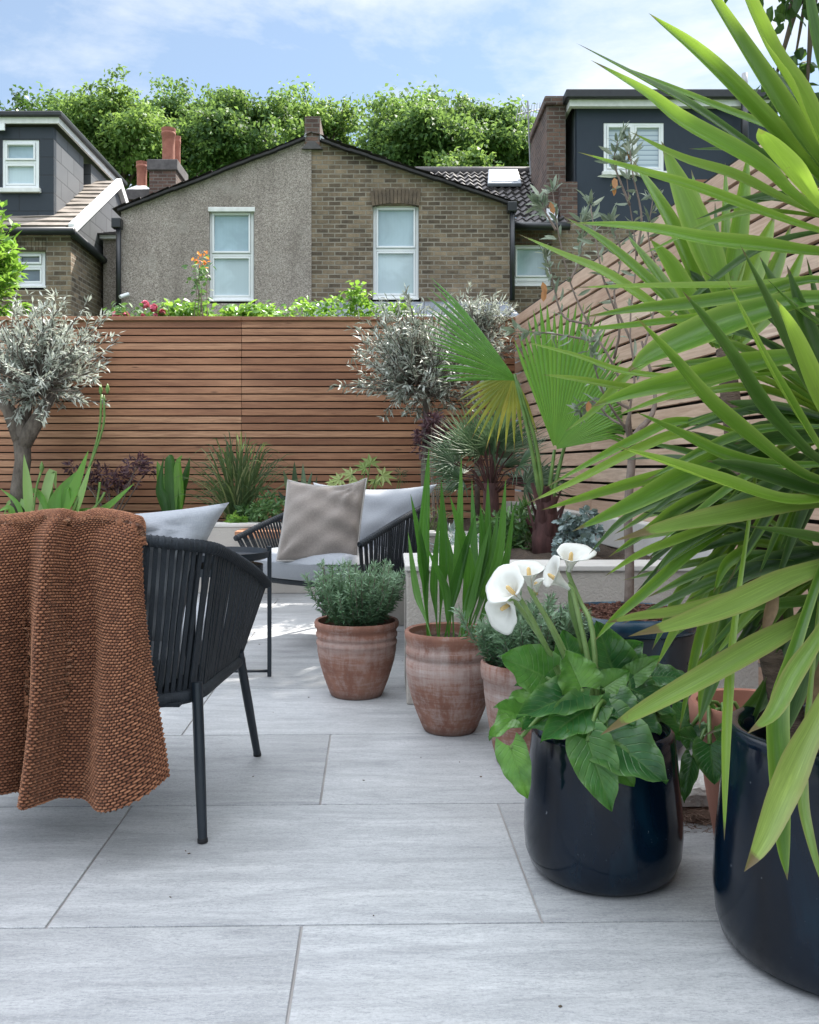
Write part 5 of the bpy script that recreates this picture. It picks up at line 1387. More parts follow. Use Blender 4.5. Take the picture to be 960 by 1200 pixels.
strap_plant('ginger_lily', 'upright dark green broad leaved plant between the acer and the fountain grass', 'plant', W(205, 615, 6.5), [
    ([(198, 610), (192, 585), (188, 570), (192, 535)], 13), ([(205, 612), (203, 575), (200, 540), (198, 533)], 17), ([(210, 612), (212, 580), (210, 545), (214, 533)], 14), ([(206, 612), (210, 585), (218, 560), (223, 535)], 14),
    ([(202, 612), (205, 590), (207, 570), (208, 552)], 9), ([(208, 612), (213, 590), (216, 575), (218, 550)], 8), ([(196, 610), (190, 575), (187, 552), (184, 540)], 10)], 'strap', 6.5, fold=.25)
T = thing('fountain_grass', W(278, 612, 6.45), 'arching clump of thin fountain grass in front of the cedar fence', 'grass')
B = Blades()
for i in range(210):
    a = random.gauss(0, .62); hgt = random.uniform(45, 112)*(1-.25*abs(a)); lean = math.sin(a)*random.uniform(45, 100)
    fx = 280 + random.uniform(-14, 14); dY = random.uniform(-.35, .3)
    dr = 26*abs(math.sin(a))*random.random()
    pts = [(fx, 612), (fx + lean*.28, 612-hgt*.55), (fx + lean*.68, 612-hgt*.93), (fx + lean*1.0, 612-hgt*1.0 + dr)]
    B.add([WN(x, y, 6.45 + dY*t) for (x, y), t in zip(pts, (0, .3, .7, 1))], random.uniform(.006, .013) if abs(a) < .8 else .005, normal=np.array([0, -1, .3]), n=8, fold=.2, tint=random.random()**1.6)
B.build('foliage', M['grass'], T)
leaf_cloud('acanthus', 'low feathery green herb at the foot of the fountain grass', 'plant', [(290, 602, 12), (304, 596, 12), (318, 598, 10), (300, 606, 10), (314, 585, 8), (328, 590, 7)], 6.35, 'herb', 420, .055, .016, 43, W(304, 614, 6.35), 'lance', 'stalk')
leaf_cloud('ground_cover', 'tiny lime green cover plant by the edge of the back bed', 'plant', [(275, 607, 6), (283, 610, 6), (268, 611, 5)], 6.3, 'bright_leaf', 120, .03, .02, 44, W(276, 613, 6.3), 'oval', 'stalk')
strap_plant('agave', 'stiff pointed agave behind the taupe cushion', 'plant', W(352, 600, 6.5), [
    ([(350, 600), (346, 570), (345, 540)], 9), ([(354, 600), (356, 570), (355, 542)], 8), ([(346, 600), (338, 570), (332, 550)], 8), ([(358, 600), (362, 570), (366, 552)], 6), ([(360, 600), (368, 580), (372, 556)], 5), ([(342, 600), (334, 588), (326, 575)], 8), ([(344, 600), (338, 590), (330, 590)], 8)], 'dwarf_palm', 6.5)
# lime palmate leaves
def lobed_leaf(mb, c, R, n=7, ax=Vector((0, 0, 1)), nrml=Vector((0, -1, .4)), tint=.5, depth=.45):
    nrml = nrml.normalized(); u = (ax - nrml*ax.dot(nrml)).normalized(); v = nrml.cross(u)
    vs = [c]; m = n*2
    for i in range(m+1):
        q = lerp(-2.5, 2.5, i/m); r = R*(1 if i % 2 else depth)*(1-.12*abs(q))
        vs.append(c + (u*math.cos(q) + v*math.sin(q))*r + nrml*(-.12*r if i % 2 else .04*r))
    mb.add(vs, [(0, i, i+1) for i in range(1, m+1)], tint)
T = thing('castor_plant', W(420, 600, 6.3), 'lime green lobed leaf plant behind the pale back cushion', 'plant')
mb = MB(); st = MB()
for (x, y, r, t, ax) in ((434, 543, 17, .35, (-.1, 0, 1)), (428, 548, 14, .2, (-1, 0, .3)), (448, 557, 19, .75, (1, 0, -.1)), (440, 562, 15, .6, (.5, 0, -.8)), (412, 556, 17, .9, (-1, 0, .0)), (398, 562, 16, .8, (-1, 0, -.3)), (420, 564, 15, .7, (0, 0, -1)), (390, 566, 12, .9, (-.9, 0, -.5))):
    p = W(x, y, 6.3 + random.uniform(-.1, .1)); lobed_leaf(mb, p, r/F*6.3, ax=Vector(ax), nrml=Vector((random.uniform(-.3, .3), -1, .8)), tint=t)
    st.tube([W(420, 605, 6.3), W(lerp(420, x, .6), 578, 6.3), p], .004, 5, cap=False)
mb.build('foliage', M['fig'], T); st.build('stem', M['stalk'], T, smooth=True)
leaf_cloud('small_conifer', 'tiny spiky green seedling against the fence beside the back cushion', 'plant', [(470, 560, 7), (470, 553, 5)], 6.5, 'dwarf_palm', 70, .04, .005, 45, W(470, 600, 6.5), 'lance', 'stalk')
# ------------------------------------------------------------------ palms in the raised bed
def fan_leaf(T, hub, tipdir, normal, R, span, nseg, mat, split=.5, cone=.25, droop=.10, seed=0, name='frond', tint=.5, asym=0.0, rfun=None):
    """a palmate leaf: pleated segments joined to 'split' of their length, free tapering tips beyond"""
    r = random.Random(seed)
    hub = np.array(hub); a = nrm(np.array(tipdir, float)); nn = nrm(np.array(normal, float) - a*np.dot(normal, a)); b_ = np.cross(nn, a)
    V = []; Fc = []; al = []; ed = []; ti = []
    dq = span/nseg
    for s in range(nseg):
        q = -span/2 + dq*(s+.5)
        len_ = R*(1 - .20*(abs(q)/(span/2))**2 + asym*q)*r.uniform(.94, 1.04)
        if rfun: len_ = R*rfun(-q)*r.uniform(.95, 1.04)
        tt = min(1, max(0, r.gauss(tint, .16)))
        dr = droop*r.uniform(.5, 1.6)
        n = 11; base = len(V)
        for i in range(n):
            t = i/(n-1)
            rr = len_*(.03 + .97*t)
            half = math.tan(dq/2)*min(rr, len_*split*1.05)
            if t > split: half *= max(.02, 1 - ((t-split)/(1-split))**1.25)
            ctr = a*math.cos(q) + b_*math.sin(q); sd = -a*math.sin(q) + b_*math.cos(q)
            lift = nn*(cone*rr*(1-.7*t)) - nn*dr*R*t**3 - np.array([0, 0, 1])*dr*R*.6*t**4
            for e in (-1, 0, 1):
                V.append(hub + ctr*rr + sd*half*e + lift + nn*(0 if e else half*.55))
                al.append(t); ed.append(abs(e)); ti.append(tt)
        for i in range(n-1):
            for j in range(2):
                k = base + i*3 + j; Fc.append((k, k+1, k+4, k+3))
    return mesh_obj(name, np.array(V), Fc, M[mat], T, False, attrs={'along': al, 'edge': ed, 'tint': ti})
YP = 4.25
pl = thing('fan_palm', W(640, 655, YP), 'tall fan palm with big pleated green fronds and reddish fibrous trunk in the bed', 'palm')
fan_leaf(pl, W(650, 527, YP-.05), (.47, -.15, .88), (.15, -1, .25), 172/F*YP, rad(100), 36, 'palm', .74, .06, .03, 1, tint=.8, rfun=lambda q: float(np.interp(q, [-.87, -.6, -.3, 0, .3, .6, .87], [.80, .98, 1.0, .85, .62, .50, .42])))
fan_leaf(pl, W(606, 446, YP), (-.86, -.2, .44), (.10, -.85, .55), 165/F*YP, rad(66), 22, 'palm', .66, .06, .03, 2, tint=.25, rfun=lambda q: float(np.interp(q, [-.6, -.2, .2, .6], [.60, .66, .80, 1.0])))
fan_leaf(pl, W(603, 438, YP+.08), (-.38, .05, -.75), (-.2, -1, .2), 88/F*YP, rad(105), 14, 'palm_old', .48, .05, .12, 3, tint=.5)
fan_leaf(pl, W(668, 500, YP+.30), (.8, .3, .6), (.3, -.8, .4), 120/F*YP, rad(110), 24, 'palm', .55, .10, .10, 4, tint=.2)
mb = MB()
for pts in ([(641, 600), (645, 565), (650, 527)], [(638, 600), (628, 520), (606, 446)], [(636, 600), (622, 520), (603, 438)], [(645, 600), (655, 550), (668, 500)], [(643, 590), (646, 572), (645, 560)]):
    C = curve_pts([WN(x, y, YP) for x, y in pts], 8); mb.tube(C, np.linspace(.012, .007, 8), 8)
mb.build('petiole', M['stalk'], pl, smooth=True)
mb = MB().tube([W(640, 662, YP), W(640, 630, YP), W(641, 595, YP), W(641, 572, YP)], [.060, .066, .045, .020], 14)
mb.build('trunk', M['palm_boot'], pl, smooth=True)
bt = Blades()
for i in range(16):
    q = i*2.4; z0 = 655 - i*3.6; r_ = .060 - .002*i
    base = WN(640, z0, YP) + np.array([math.cos(q), math.sin(q), 0])*r_*.7
    out = np.array([math.cos(q), math.sin(q), 0])
    bt.add([base, base + out*.025 + np.array([0, 0, .07]), base + out*random.uniform(.045, .08) + np.array([0, 0, random.uniform(.12, .19)])], .055, normal=out*-1 + np.array([0, 0, .2]), n=7, fold=.25, prof=lambda t: 1-.55*t)
bt.build('boot', M['palm_boot'], pl)

YC = 5.0
dp = thing('dwarf_palm', W(575, 640, YC), 'dark spiky dwarf fan palm under the big palm fronds', 'palm')
r = random.Random(4); mb = MB(); core = W(575, 566, YC)
for i in range(44):
    th = r.uniform(0, 6.283); el = r.uniform(-.25, 1.45)
    d = Vector((math.cos(th)*math.cos(el), math.sin(th)*math.cos(el)*.8, math.sin(el)*.95 + .1)).normalized()
    L_ = r.uniform(.15, .25); hub = core + d*L_
    mb.tube([core - Vector((0, 0, .08)), core + d*L_*.5 + Vector((0, 0, .01)), hub], .004, 5, cap=False)
    fan_leaf(dp, hub, d + Vector((0, 0, r.uniform(-.1, .2))), Vector((r.uniform(-.4, .4), -.8, .5)) + Vector((-d.x*.5, 0, .4)), r.uniform(.20, .27), rad(r.uniform(120, 185)), r.choice((13, 15, 17)), 'dwarf_palm', .28, .12, .04, 100+i, tint=r.uniform(.2, .8))
mb.tube([W(577, 648, YC), core], [.05, .04], 10)
mb.build('trunk', M['palm_boot'], dp, smooth=True)
ex = thing('grassy_tuft', W(492, 640, 5.3), 'variegated grassy tuft behind the rope chair arm', 'plant')
B = Blades()
for i in range(70):
    x = 495 + random.uniform(-10, 12); lx = random.gauss(0, 24); h_ = random.uniform(20, 62)
    B.add([WN(x, 645, 5.3), WN(x+lx*.5, 645-h_*.8, 5.3), WN(x+lx, 645-h_*.75, 5.25)], .008, normal=np.array([0, -1, .4]), n=7, tint=random.random()*.5+.5)
B.build('foliage', M['grass'], ex)
leaf_cloud('hebe_shrub', 'fresh green narrow leaved shrub in the bed behind the strap leaves', 'shrub', [(588, 622, 18), (604, 612, 16), (596, 640, 16), (578, 640, 14), (610, 635, 13), (575, 612, 12), (618, 600, 10)], 4.4, 'herb', 900, .060, .014, 51, W(592, 662, 4.4), 'lance', 'stalk')
leaf_cloud('eucalyptus_shrub', 'silver-blue small leaved shrub beside the palm trunk', 'shrub', [(668, 632, 14), (680, 618, 14), (664, 612, 10), (688, 640, 12), (672, 648, 11), (690, 604, 9), (700, 622, 7), (658, 642, 9)], 4.1, 'silver', 800, .028, .022, 52, W(674, 662, 4.1), 'oval', 'twig')
leaf_cloud('lavender', 'grey green lavender low in the bed behind the coping', 'shrub', [(540, 640, 14), (556, 645, 12), (520, 645, 12), (530, 628, 10), (566, 640, 10)], 4.2, 'silver', 500, .05, .006, 53, W(540, 660, 4.2), 'lance', 'stalk')

# ------------------------------------------------------------------ pot plants
def rosemary(label, c, ztop, zsoil, R, nst, seed, hfac=1.0, spread=1.0):
    global rng
    keep = rng; rng = np.random.default_rng(seed); rr_ = random.Random(seed)
    T = thing('rosemary', (c[0], c[1], zsoil), label, 'rosemary', 'rosemary bushes in terracotta pots')
    P = []; D = []; tw = MB(); ti = []
    for i in range(nst):
        q = rr_.random()*6.283; r0 = R*.75*math.sqrt(rr_.random()); lean = r0/R*.75*spread + rr_.uniform(-.1, .25)
        hgt = (ztop-zsoil)*rr_.uniform(.62, 1.0)*(1-.22*r0/R)
        b0 = np.array([c[0]+r0*math.cos(q)*.8, c[1]+r0*math.sin(q)*.8, zsoil])
        q += rr_.uniform(-.5, .5)
        tip = b0 + np.array([math.cos(q)*lean*hgt, math.sin(q)*lean*hgt, hgt])
        mid = (b0+tip)/2 + np.array([math.cos(q), math.sin(q), 0])*.02
        C = curve_pts([b0, mid, tip], 26)
        tw.tube(C[::5], .0015, 4, cap=False)
        tang = nrm(tip-b0)
        for j in range(4, 26):
            m = 6
            for k in range(m):
                P.append(C[j] + rng.normal(size=3)*.0025); D.append(nrm(tang*.75 + rdir(1)[0]*.85))
                ti.append(min(1, max(0, .15 + .65*(j/25)**2 + .25*rr_.random())))
    P = np.array(P); D = np.array(D); n = len(P)
    tw.build('stem', M['twig'], T, smooth=True)
    leaves('foliage', P, D, rdir(n, .6), .030*(.6+.6*rng.random(n)), .0048, M['rosemary'], T, tint=np.array(ti))
    rng = keep
rosemary('bushy green rosemary growing in the lone terracotta pot', p1, .495, .235, .108, 88, 61)
rosemary('darker rosemary growing behind the white calla flowers', p3, .47, .25, .108, 80, 62, spread=1.1)

st = thing('strap_leaf_plant', (p2[0], p2[1], .275), 'upright pleated strap leaves growing in the chalky terracotta pot', 'plant')
B = Blades()
SL = [((500, 735), (496, 640), (503, 523), 19), ((515, 735), (520, 650), (517, 560), 17), ((530, 737), (538, 640), (541, 533), 15), ((498, 735), (496, 660), (481, 578), 17), ((505, 738), (488, 690), (478, 622), 12),
      ((540, 735), (556, 660), (553, 560), 15), ((550, 735), (570, 640), (572, 560), 14), ((555, 735), (585, 650), (593, 560), 15), ((560, 735), (590, 670), (603, 590), 15), ((548, 738), (548, 660), (527, 580), 20),
      ((535, 738), (528, 660), (512, 590), 16), ((560, 738), (578, 690), (598, 640), 12), ((520, 738), (535, 680), (558, 600), 18), ((552, 738), (566, 660), (563, 590), 19), ((512, 738), (508, 680), (515, 600), 14), ((545, 738), (552, 700), (575, 610), 16), ((528, 738), (522, 690), (500, 640), 13), ((556, 738), (574, 668), (584, 600), 17)]
for i, (a, b_, c_, w) in enumerate(SL):
    fx = np.array([p2[0] + (a[0]-530)/F*2.93*.8, p2[1] + random.uniform(-.07, .07), .28]); dy = random.uniform(-.10, .12)
    m1 = WN(*b_, 2.93 + dy*.5); t1 = WN(*c_, 2.93 + dy)
    B.add([fx, lerp(fx, m1, .5), m1, t1], w/F*2.93*.78, normal=np.array([random.uniform(-.7, .7), -1, .2]), n=18, fold=.10, pleat=7, prof=lambda t: (.16 + .84*min(1, max(0, (t-.22)/.38))**1.1)*(1-max(0, (t-.62)/.38)**1.8))
B.build('foliage', M['strap'], st)
for o in bpy.data.objects:
    if o.name.startswith('foliage') and o.parent == st: o.data.polygons.foreach_set('use_smooth', np.zeros(len(o.data.polygons), bool))

# ---- calla lilies
def heart_leaf(B, base, tip, width, normal, tint, ruffle=.06, droop=.12, seed=0, cup=.10):
    """arrow-shaped calla blade, back lobes beside the stalk, wavy rim"""
    r = random.Random(seed)
    base = np.array(base, float); tip = np.array(tip, float); L_ = np.linalg.norm(tip-base); a = (tip-base)/L_
    n_ = np.array(normal, float); n_ = nrm(n_ - a*np.dot(n_, a)); s_ = np.cross(a, n_)
    nu, nv = 17, 13; b0 = len(B.v); ph = r.random()*6
    for i in range(nu):
        t = i/(nu-1)
        # half width: quick swell at the lobes, taper to a point
        hw = width/2*(math.sin(math.pi*min(1, (t*.92+.08))**.62)**.85 if t < 1 else .0)
        for j in range(nv):
            e = 2*j/(nv-1)-1
            back = -0.22*L_*(abs(e)**1.5)*(1-t)**2.2          # lobes swing back past the stalk
            x = t*L_ + back
            z = -droop*L_*(t**2) + cup*width*abs(e)**1.5 - .04*width*math.exp(-(e/.12)**2) + ruffle*width*math.sin(5.5*t*math.pi*1.2 + ph + (2.0 if e > 0 else 0))*abs(e)**3
            B.v.append(base + a*x + s_*hw*e + n_*z); B.al.append(t); B.ed.append(abs(e)); B.ti.append(min(1, max(0, tint + .10*(r.random()-.5))))
    for i in range(nu-1):
        for j in range(nv-1): B.f.append((b0+i*nv+j, b0+i*nv+j+1, b0+(i+1)*nv+j+1, b0+(i+1)*nv+j))
YB = b1[1]
cl = thing('calla_lily', (b1[0], b1[1], .245), 'white calla lily plant with glossy arrow leaves in the blue pot', 'flowering plant')
CLV = [  # base px, tip px, width px, depth at base and tip, tint, normal
    ((640, 792), (588, 768), 50, YB-.06, YB-.10, .50, (.1, -.8, .6)), ((678, 812), (608, 834), 44, YB-.10, YB-.18, .12, (.05, -.35, 1)), ((628, 818), (572, 862), 34, YB-.05, YB-.10, .70, (-.5, -.5, .8)),
    ((692, 828), (636, 864), 42, YB-.12, YB-.20, .30, (0, -.6, .9)), ((598, 874), (618, 938), 30, YB-.12, YB-.14, .85, (-.3, -1, .1)), ((700, 852), (784, 914), 66, YB-.13, YB-.20, .28, (.1, -.75, .75)),
    ((688, 866), (718, 952), 44, YB-.17, YB-.20, .48, (-.1, -1, .35)), ((714, 884), (744, 922), 32, YB-.15, YB-.17, .72, (0, -1, .4)), ((702, 832), (750, 824), 30, YB-.08, YB-.12, .35, (0, -.5, 1)),
    ((722, 796), (700, 728), 50, YB+.02, YB+.02, .12, (-.1, -1, .2)), ((722, 776), (754, 752), 32, YB+.03, YB+.03, .30, (0, -.9, .5)), ((736, 796), (774, 768), 22, YB+.0, YB-.02, .65, (0, -.8, .7)),
    ((764, 792), (808, 792), 26, YB+.02, YB+.0, .20, (.1, -.5, 1)), ((682, 806), (664, 762), 42, YB-.10, YB-.10, .75, (.2, -1, .3)), ((708, 806), (738, 786), 28, YB-.06, YB-.06, .66, (.1, -.8, .6)),
    ((740, 806), (792, 836), 40, YB-.02, YB-.04, .15, (.2, -.4, 1)), ((672, 782), (660, 738), 34, YB+.02, YB+.02, .20, (-.2, -1, .4)), ((650, 806), (606, 800), 36, YB-.0, YB-.03, .25, (0, -.6, .9)),
    ((730, 830), (776, 858), 40, YB-.05, YB-.08, .18, (.2, -.6, .9)), ((650, 836), (612, 852), 34, YB-.08, YB-.12, .22, (-.2, -.5, 1)), ((720, 818), (744, 850), 34, YB-.10, YB-.14, .30, (.1, -.8, .8)),
    ((700, 790), (722, 748), 30, YB+.06, YB+.06, .15, (.2, -1, .3)), ((610, 836), (582, 826), 24, YB-.08, YB-.12, .6, (-.6, -.5, .7)), ((772, 838), (800, 868), 26, YB+.04, YB+.04, .2, (.3, -.6, .7)),
    ((664, 800), (634, 774), 34, YB+.05, YB+.06, .3, (0, -.8, .7)), ((756, 822), (790, 808), 30, YB+.06, YB+.06, .2, (.1, -.7, .8)), ((745, 780), (768, 800), 28, YB+.08, YB+.07, .12, (.2, -.8, .6))]
B = Blades(); sk = MB()
for i, (pb, pt, w, y0, y1, ti, nn) in enumerate(CLV):
    base, tip = WN(*pb, y0), WN(*pt, y1)
    heart_leaf(B, base, tip, 1.3*w/F*(y0+y1)/2, (nn[0], nn[1]-.35, nn[2]), min(1, ti*1.15+.12), seed=i, ruffle=.05 if i not in (2, 4, 6, 13) else .09)
    q = random.random()*6.28; rt = np.array([b1[0] + .05*math.cos(q), b1[1] + .05*math.sin(q), .245])
    C = curve_pts([rt, lerp(rt, base, .55) + np.array([0, 0, .035 if base[2] > .33 else .09]), base - np.array([0, 0, .004])], 10)
    sk.tube(C, np.linspace(.0062, .0038, 10), 7)
B.build('foliage', M['calla'], cl); sk.build('leaf_stalk', M['stalk'], cl, smooth=True)
def spathe(c, axis, facing, L_, R, seed=0, op=1.0):
    """calla flower: a funnel that opens into a flared sheet with a long lip on the facing side's back"""
    r = random.Random(seed); ax = nrm(np.array(axis, float)); f = nrm(np.array(facing, float) - ax*np.dot(facing, ax)); s_ = np.cross(ax, f); c = np.array(c)
    nu, nv = 16, 29; B = Blades()
    for i in range(nu):
        t = i/(nu-1)
        for j in range(nv):
            q = lerp(-math.pi*.97, math.pi*.97, j/(nv-1)); k = .5 + .5*math.cos(q)      # k=1 at the back lip, 0 at the front split
            rad_ = .10*R + R*(t**2.1)*(.50 + .62*k)*op + .12*R*t
            rise = L_*t*(.62 + .38*k) - L_*.50*max(0, t-.72)**1.4*(1.2 + k)*op
            rad_ += (.07*R*math.sin(3*q + seed*1.7) + .05*R*math.sin(7*q + seed))*t**3
            d_ = -f*math.cos(q) + s_*math.sin(q)
            if k < .12 and t > .3: d_ = d_*(.9)
            B.v.append(c + ax*rise + d_*rad_); B.al.append(t); B.ed.append(0); B.ti.append(r.random())
    for i in range(nu-1):
        for j in range(nv-1): B.f.append((i*nv+j, i*nv+j+1, (i+1)*nv+j+1, (i+1)*nv+j))
    o = B.build('flower', M['petal'], cl)
    so_ = o.modifiers.new('thickness', 'SOLIDIFY'); so_.thickness = .0012
    mb = MB(); a0 = c + ax*L_*.12; a1 = c + ax*L_*.72 + f*R*.08
    mb.tube([a0, lerp(a0, a1, .5), lerp(a0, a1, .9), a1], [.0040, .0046, .0042, .0015], 8)
    mb.build('spadix', M['spadix'], o, smooth=True)
FLW = [  # throat px, depth, axis, facing, length, radius, stalk foot px, bend px
    ((609, 702), YB-.12, (-.55, -.35, .55), (-.35, -1, .30), .062, .040, (655, 790), (630, 738)),
    ((622, 690), YB-.06, (-.15, -.1, 1), (.35, -1, .1), .062, .034, (668, 785), (642, 728)),
    ((668, 690), YB-.02, (-.75, .0, .55), (-.4, -.5, -.6), .076, .033, (690, 780), (680, 730)),
    ((667, 670), YB+.02, (.10, -.25, .9), (-.8, -.7, .1), .062, .037, (695, 745), (680, 705)),
    ((628, 700), YB-.02, (.05, -.1, 1), (-1, -.2, .1), .045, .016, (672, 788), (648, 736)),
    ((600, 706), YB-.09, (-.55, -.5, -.30), (-.2, -.6, .8), .050, .036, (660, 795), (634, 748))]
fs = MB()
for i, (pc, y, ax, fc, L_, R, foot, bend) in enumerate(FLW):
    c = WN(*pc, y); spathe(c, ax, fc, L_, R, seed=i, op=.55 if i == 4 else 1.0)
    a = nrm(np.array(ax, float))
    rt = np.array([b1[0]-.02+.02*i/5, b1[1]+.0, .25])
    C = curve_pts([rt, WN(*foot, YB-.02), WN(*bend, lerp(YB-.02, y, .6)), c - a*.006, c + a*.012], 16)
    fs.tube(C, np.linspace(.0062, .0042, 16), 9)
fs.build('flower_stalk', M['flower_stalk'], cl, smooth=True)
bd = MB(); C = curve_pts([WN(684, 765, YB), WN(677, 735, YB), WN(671, 705, YB-.0), WN(667, 682, YB)], 12); bd.tube(C, [.006, .006, .0062, .007, .0085, .010, .0105, .0095, .008, .006, .004, .0015], 9)
bd.build('bud', M['stalk'], cl, smooth=True)

# calla-like leaves in the plain terracotta pot
c2 = thing('arum_plant', (p4[0], p4[1], .25), 'drooping dark green arum leaves in the plain terracotta pot', 'plant')
B = Blades(); sk = MB()
for i, (pb, pt, w, y0, y1, ti, nn) in enumerate([((832, 872), (838, 920), 42, 1.90, 1.88, .25, (-.2, -1, .3)), ((812, 888), (800, 940), 24, 1.95, 1.92, .12, (-.7, -.8, .2)), ((812, 850), (806, 880), 34, 2.0, 1.97, .2, (-.3, -.8, .6)), ((806, 848), (790, 820), 34, 2.08, 2.10, .3, (-.1, -.8, .6)), ((840, 850), (826, 826), 30, 2.03, 2.0, .3, (0, -.8, .7)), ((850, 860), (866, 900), 34, 1.95, 1.9, .2, (.2, -1, .4)), ((820, 866), (796, 858), 28, 1.98, 1.94, .35, (-.2, -.7, .8))]):
    base, tip = WN(*pb, y0), WN(*pt, y1); heart_leaf(B, base, tip, w/F*y0, nn, ti, seed=50+i)
    rt = np.array([p4[0]-.05 + random.uniform(-.04, .04), p4[1] + random.uniform(-.04, .04), .25])
    sk.tube(curve_pts([rt, lerp(rt, base, .5) + np.array([0, 0, .06]), base], 8), .0045, 6)
B.build('foliage', M['calla'], c2); sk.build('leaf_stalk', M['stalk'], c2, smooth=True)

# ---- thin tree in the wide planter
YT_ = b3[1]
tt = thing('sapling_tree', (b3[0], b3[1], .372), 'lanky sparse grey leaved tree on a thin trunk in the wide planter', 'tree')
mb = MB(); tips = []
def limb(pts, r0, r1):
    C = curve_pts([WN(x, y, YT_ + d) for x, y, d in pts], 14); mb.tube(C, np.linspace(r0, r1, 14), 8); return C
limb([(737, 712, 0), (738, 660, 0), (736, 600, 0), (740, 545, .02), (741, 515, .02)], .0145, .0115)
limb([(741, 520, .02), (748, 505, .03), (762, 490, .06), (768, 470, .08), (764, 440, .1), (752, 400, .12)], .011, .004)
limb([(740, 525, .02), (735, 500, -.01), (738, 480, -.02), (722, 468, -.03), (735, 440, -.05)], .008, .003)
TW = [[(741, 515, .02), (738, 480, 0), (744, 440, 0), (738, 380, .02), (746, 300, .05), (738, 240, .05), (733, 190, .05)], [(735, 505, 0), (712, 470, -.05), (700, 440, -.08), (690, 400, -.1)], [(738, 470, 0), (715, 420, .0), (690, 380, .03), (668, 330, .05), (654, 270, .06), (648, 225, .06)],
      [(700, 400, .02), (672, 395, .03), (640, 390, .05), (604, 388, .08)], [(744, 440, 0), (760, 390, .1), (772, 330, .12), (760, 280, .14), (765, 235, .14)], [(720, 420, 0), (726, 380, -.05), (708, 330, -.08), (700, 290, -.08), (692, 240, -.06)], [(690, 380, .03), (660, 370, .06), (648, 330, .08), (640, 300, .08)],
      [(735, 500, 0), (715, 490, .05), (695, 470, .08), (680, 480, .1)], [(740, 400, .02), (720, 350, .08), (728, 300, .1), (716, 260, .1)], [(738, 240, .05), (728, 215, .05), (720, 190, .05), (724, 165, .05)], [(746, 300, .05), (752, 255, .03), (742, 205, .02), (738, 170, .02)], [(668, 330, .05), (680, 300, .08), (684, 260, .1)], [(652, 270, .06), (640, 250, .05), (632, 236, .05)]]
Pl = []; Dl = []; tint = []
for pts in TW:
    C = limb(pts, .0042, .0014)
    for j in range(4, 14):
        for k in range(3 if j > 9 else (2 if j > 6 else 1)):
            Pl.append(C[j] + rng.normal(size=3)*.004); Dl.append(nrm(rdir(1)[0] + nrm(C[j]-C[j-1])*.7))
    for k in range(7):
        Pl.append(C[-1] + rng.normal(size=3)*.004); Dl.append(nrm(rdir(1)[0] + nrm(C[-1]-C[-2])*.9 + np.array([0, 0, .2])))
mb.build('trunk', M['twig'], tt, smooth=True)
n = len(Pl)
M['grey_leaf'] = mat_leaf('grey_green_leaf', (.11, .15, .10), (.20, .25, .18), (.33, .37, .28), .45, .2, (.3, .38, .2))
M['dead_leaf'] = mat_leaf('dead_orange_leaf', (.30, .12, .04), (.42, .22, .10), None, .6, .25)
leaves('foliage', np.array(Pl), np.array(Dl), rdir(n, .6), .052*(.6+.6*rng.random(n)), .0125, M['grey_leaf'], tt, bend=.25, prof='lance')
Pd = np.array([WN(x, y, YT_ + .04) for x, y in ((720, 208), (722, 214), (636, 330), (638, 338), (645, 236), (735, 175), (690, 470), (738, 300))]); 
for q in Pd: leaves('dead_leaf', q[None], nrm(np.array([0, 0, -1.]) + rdir(1)*.3), rdir(1), .04, .018, M['dead_leaf'], tt, prof='oval')

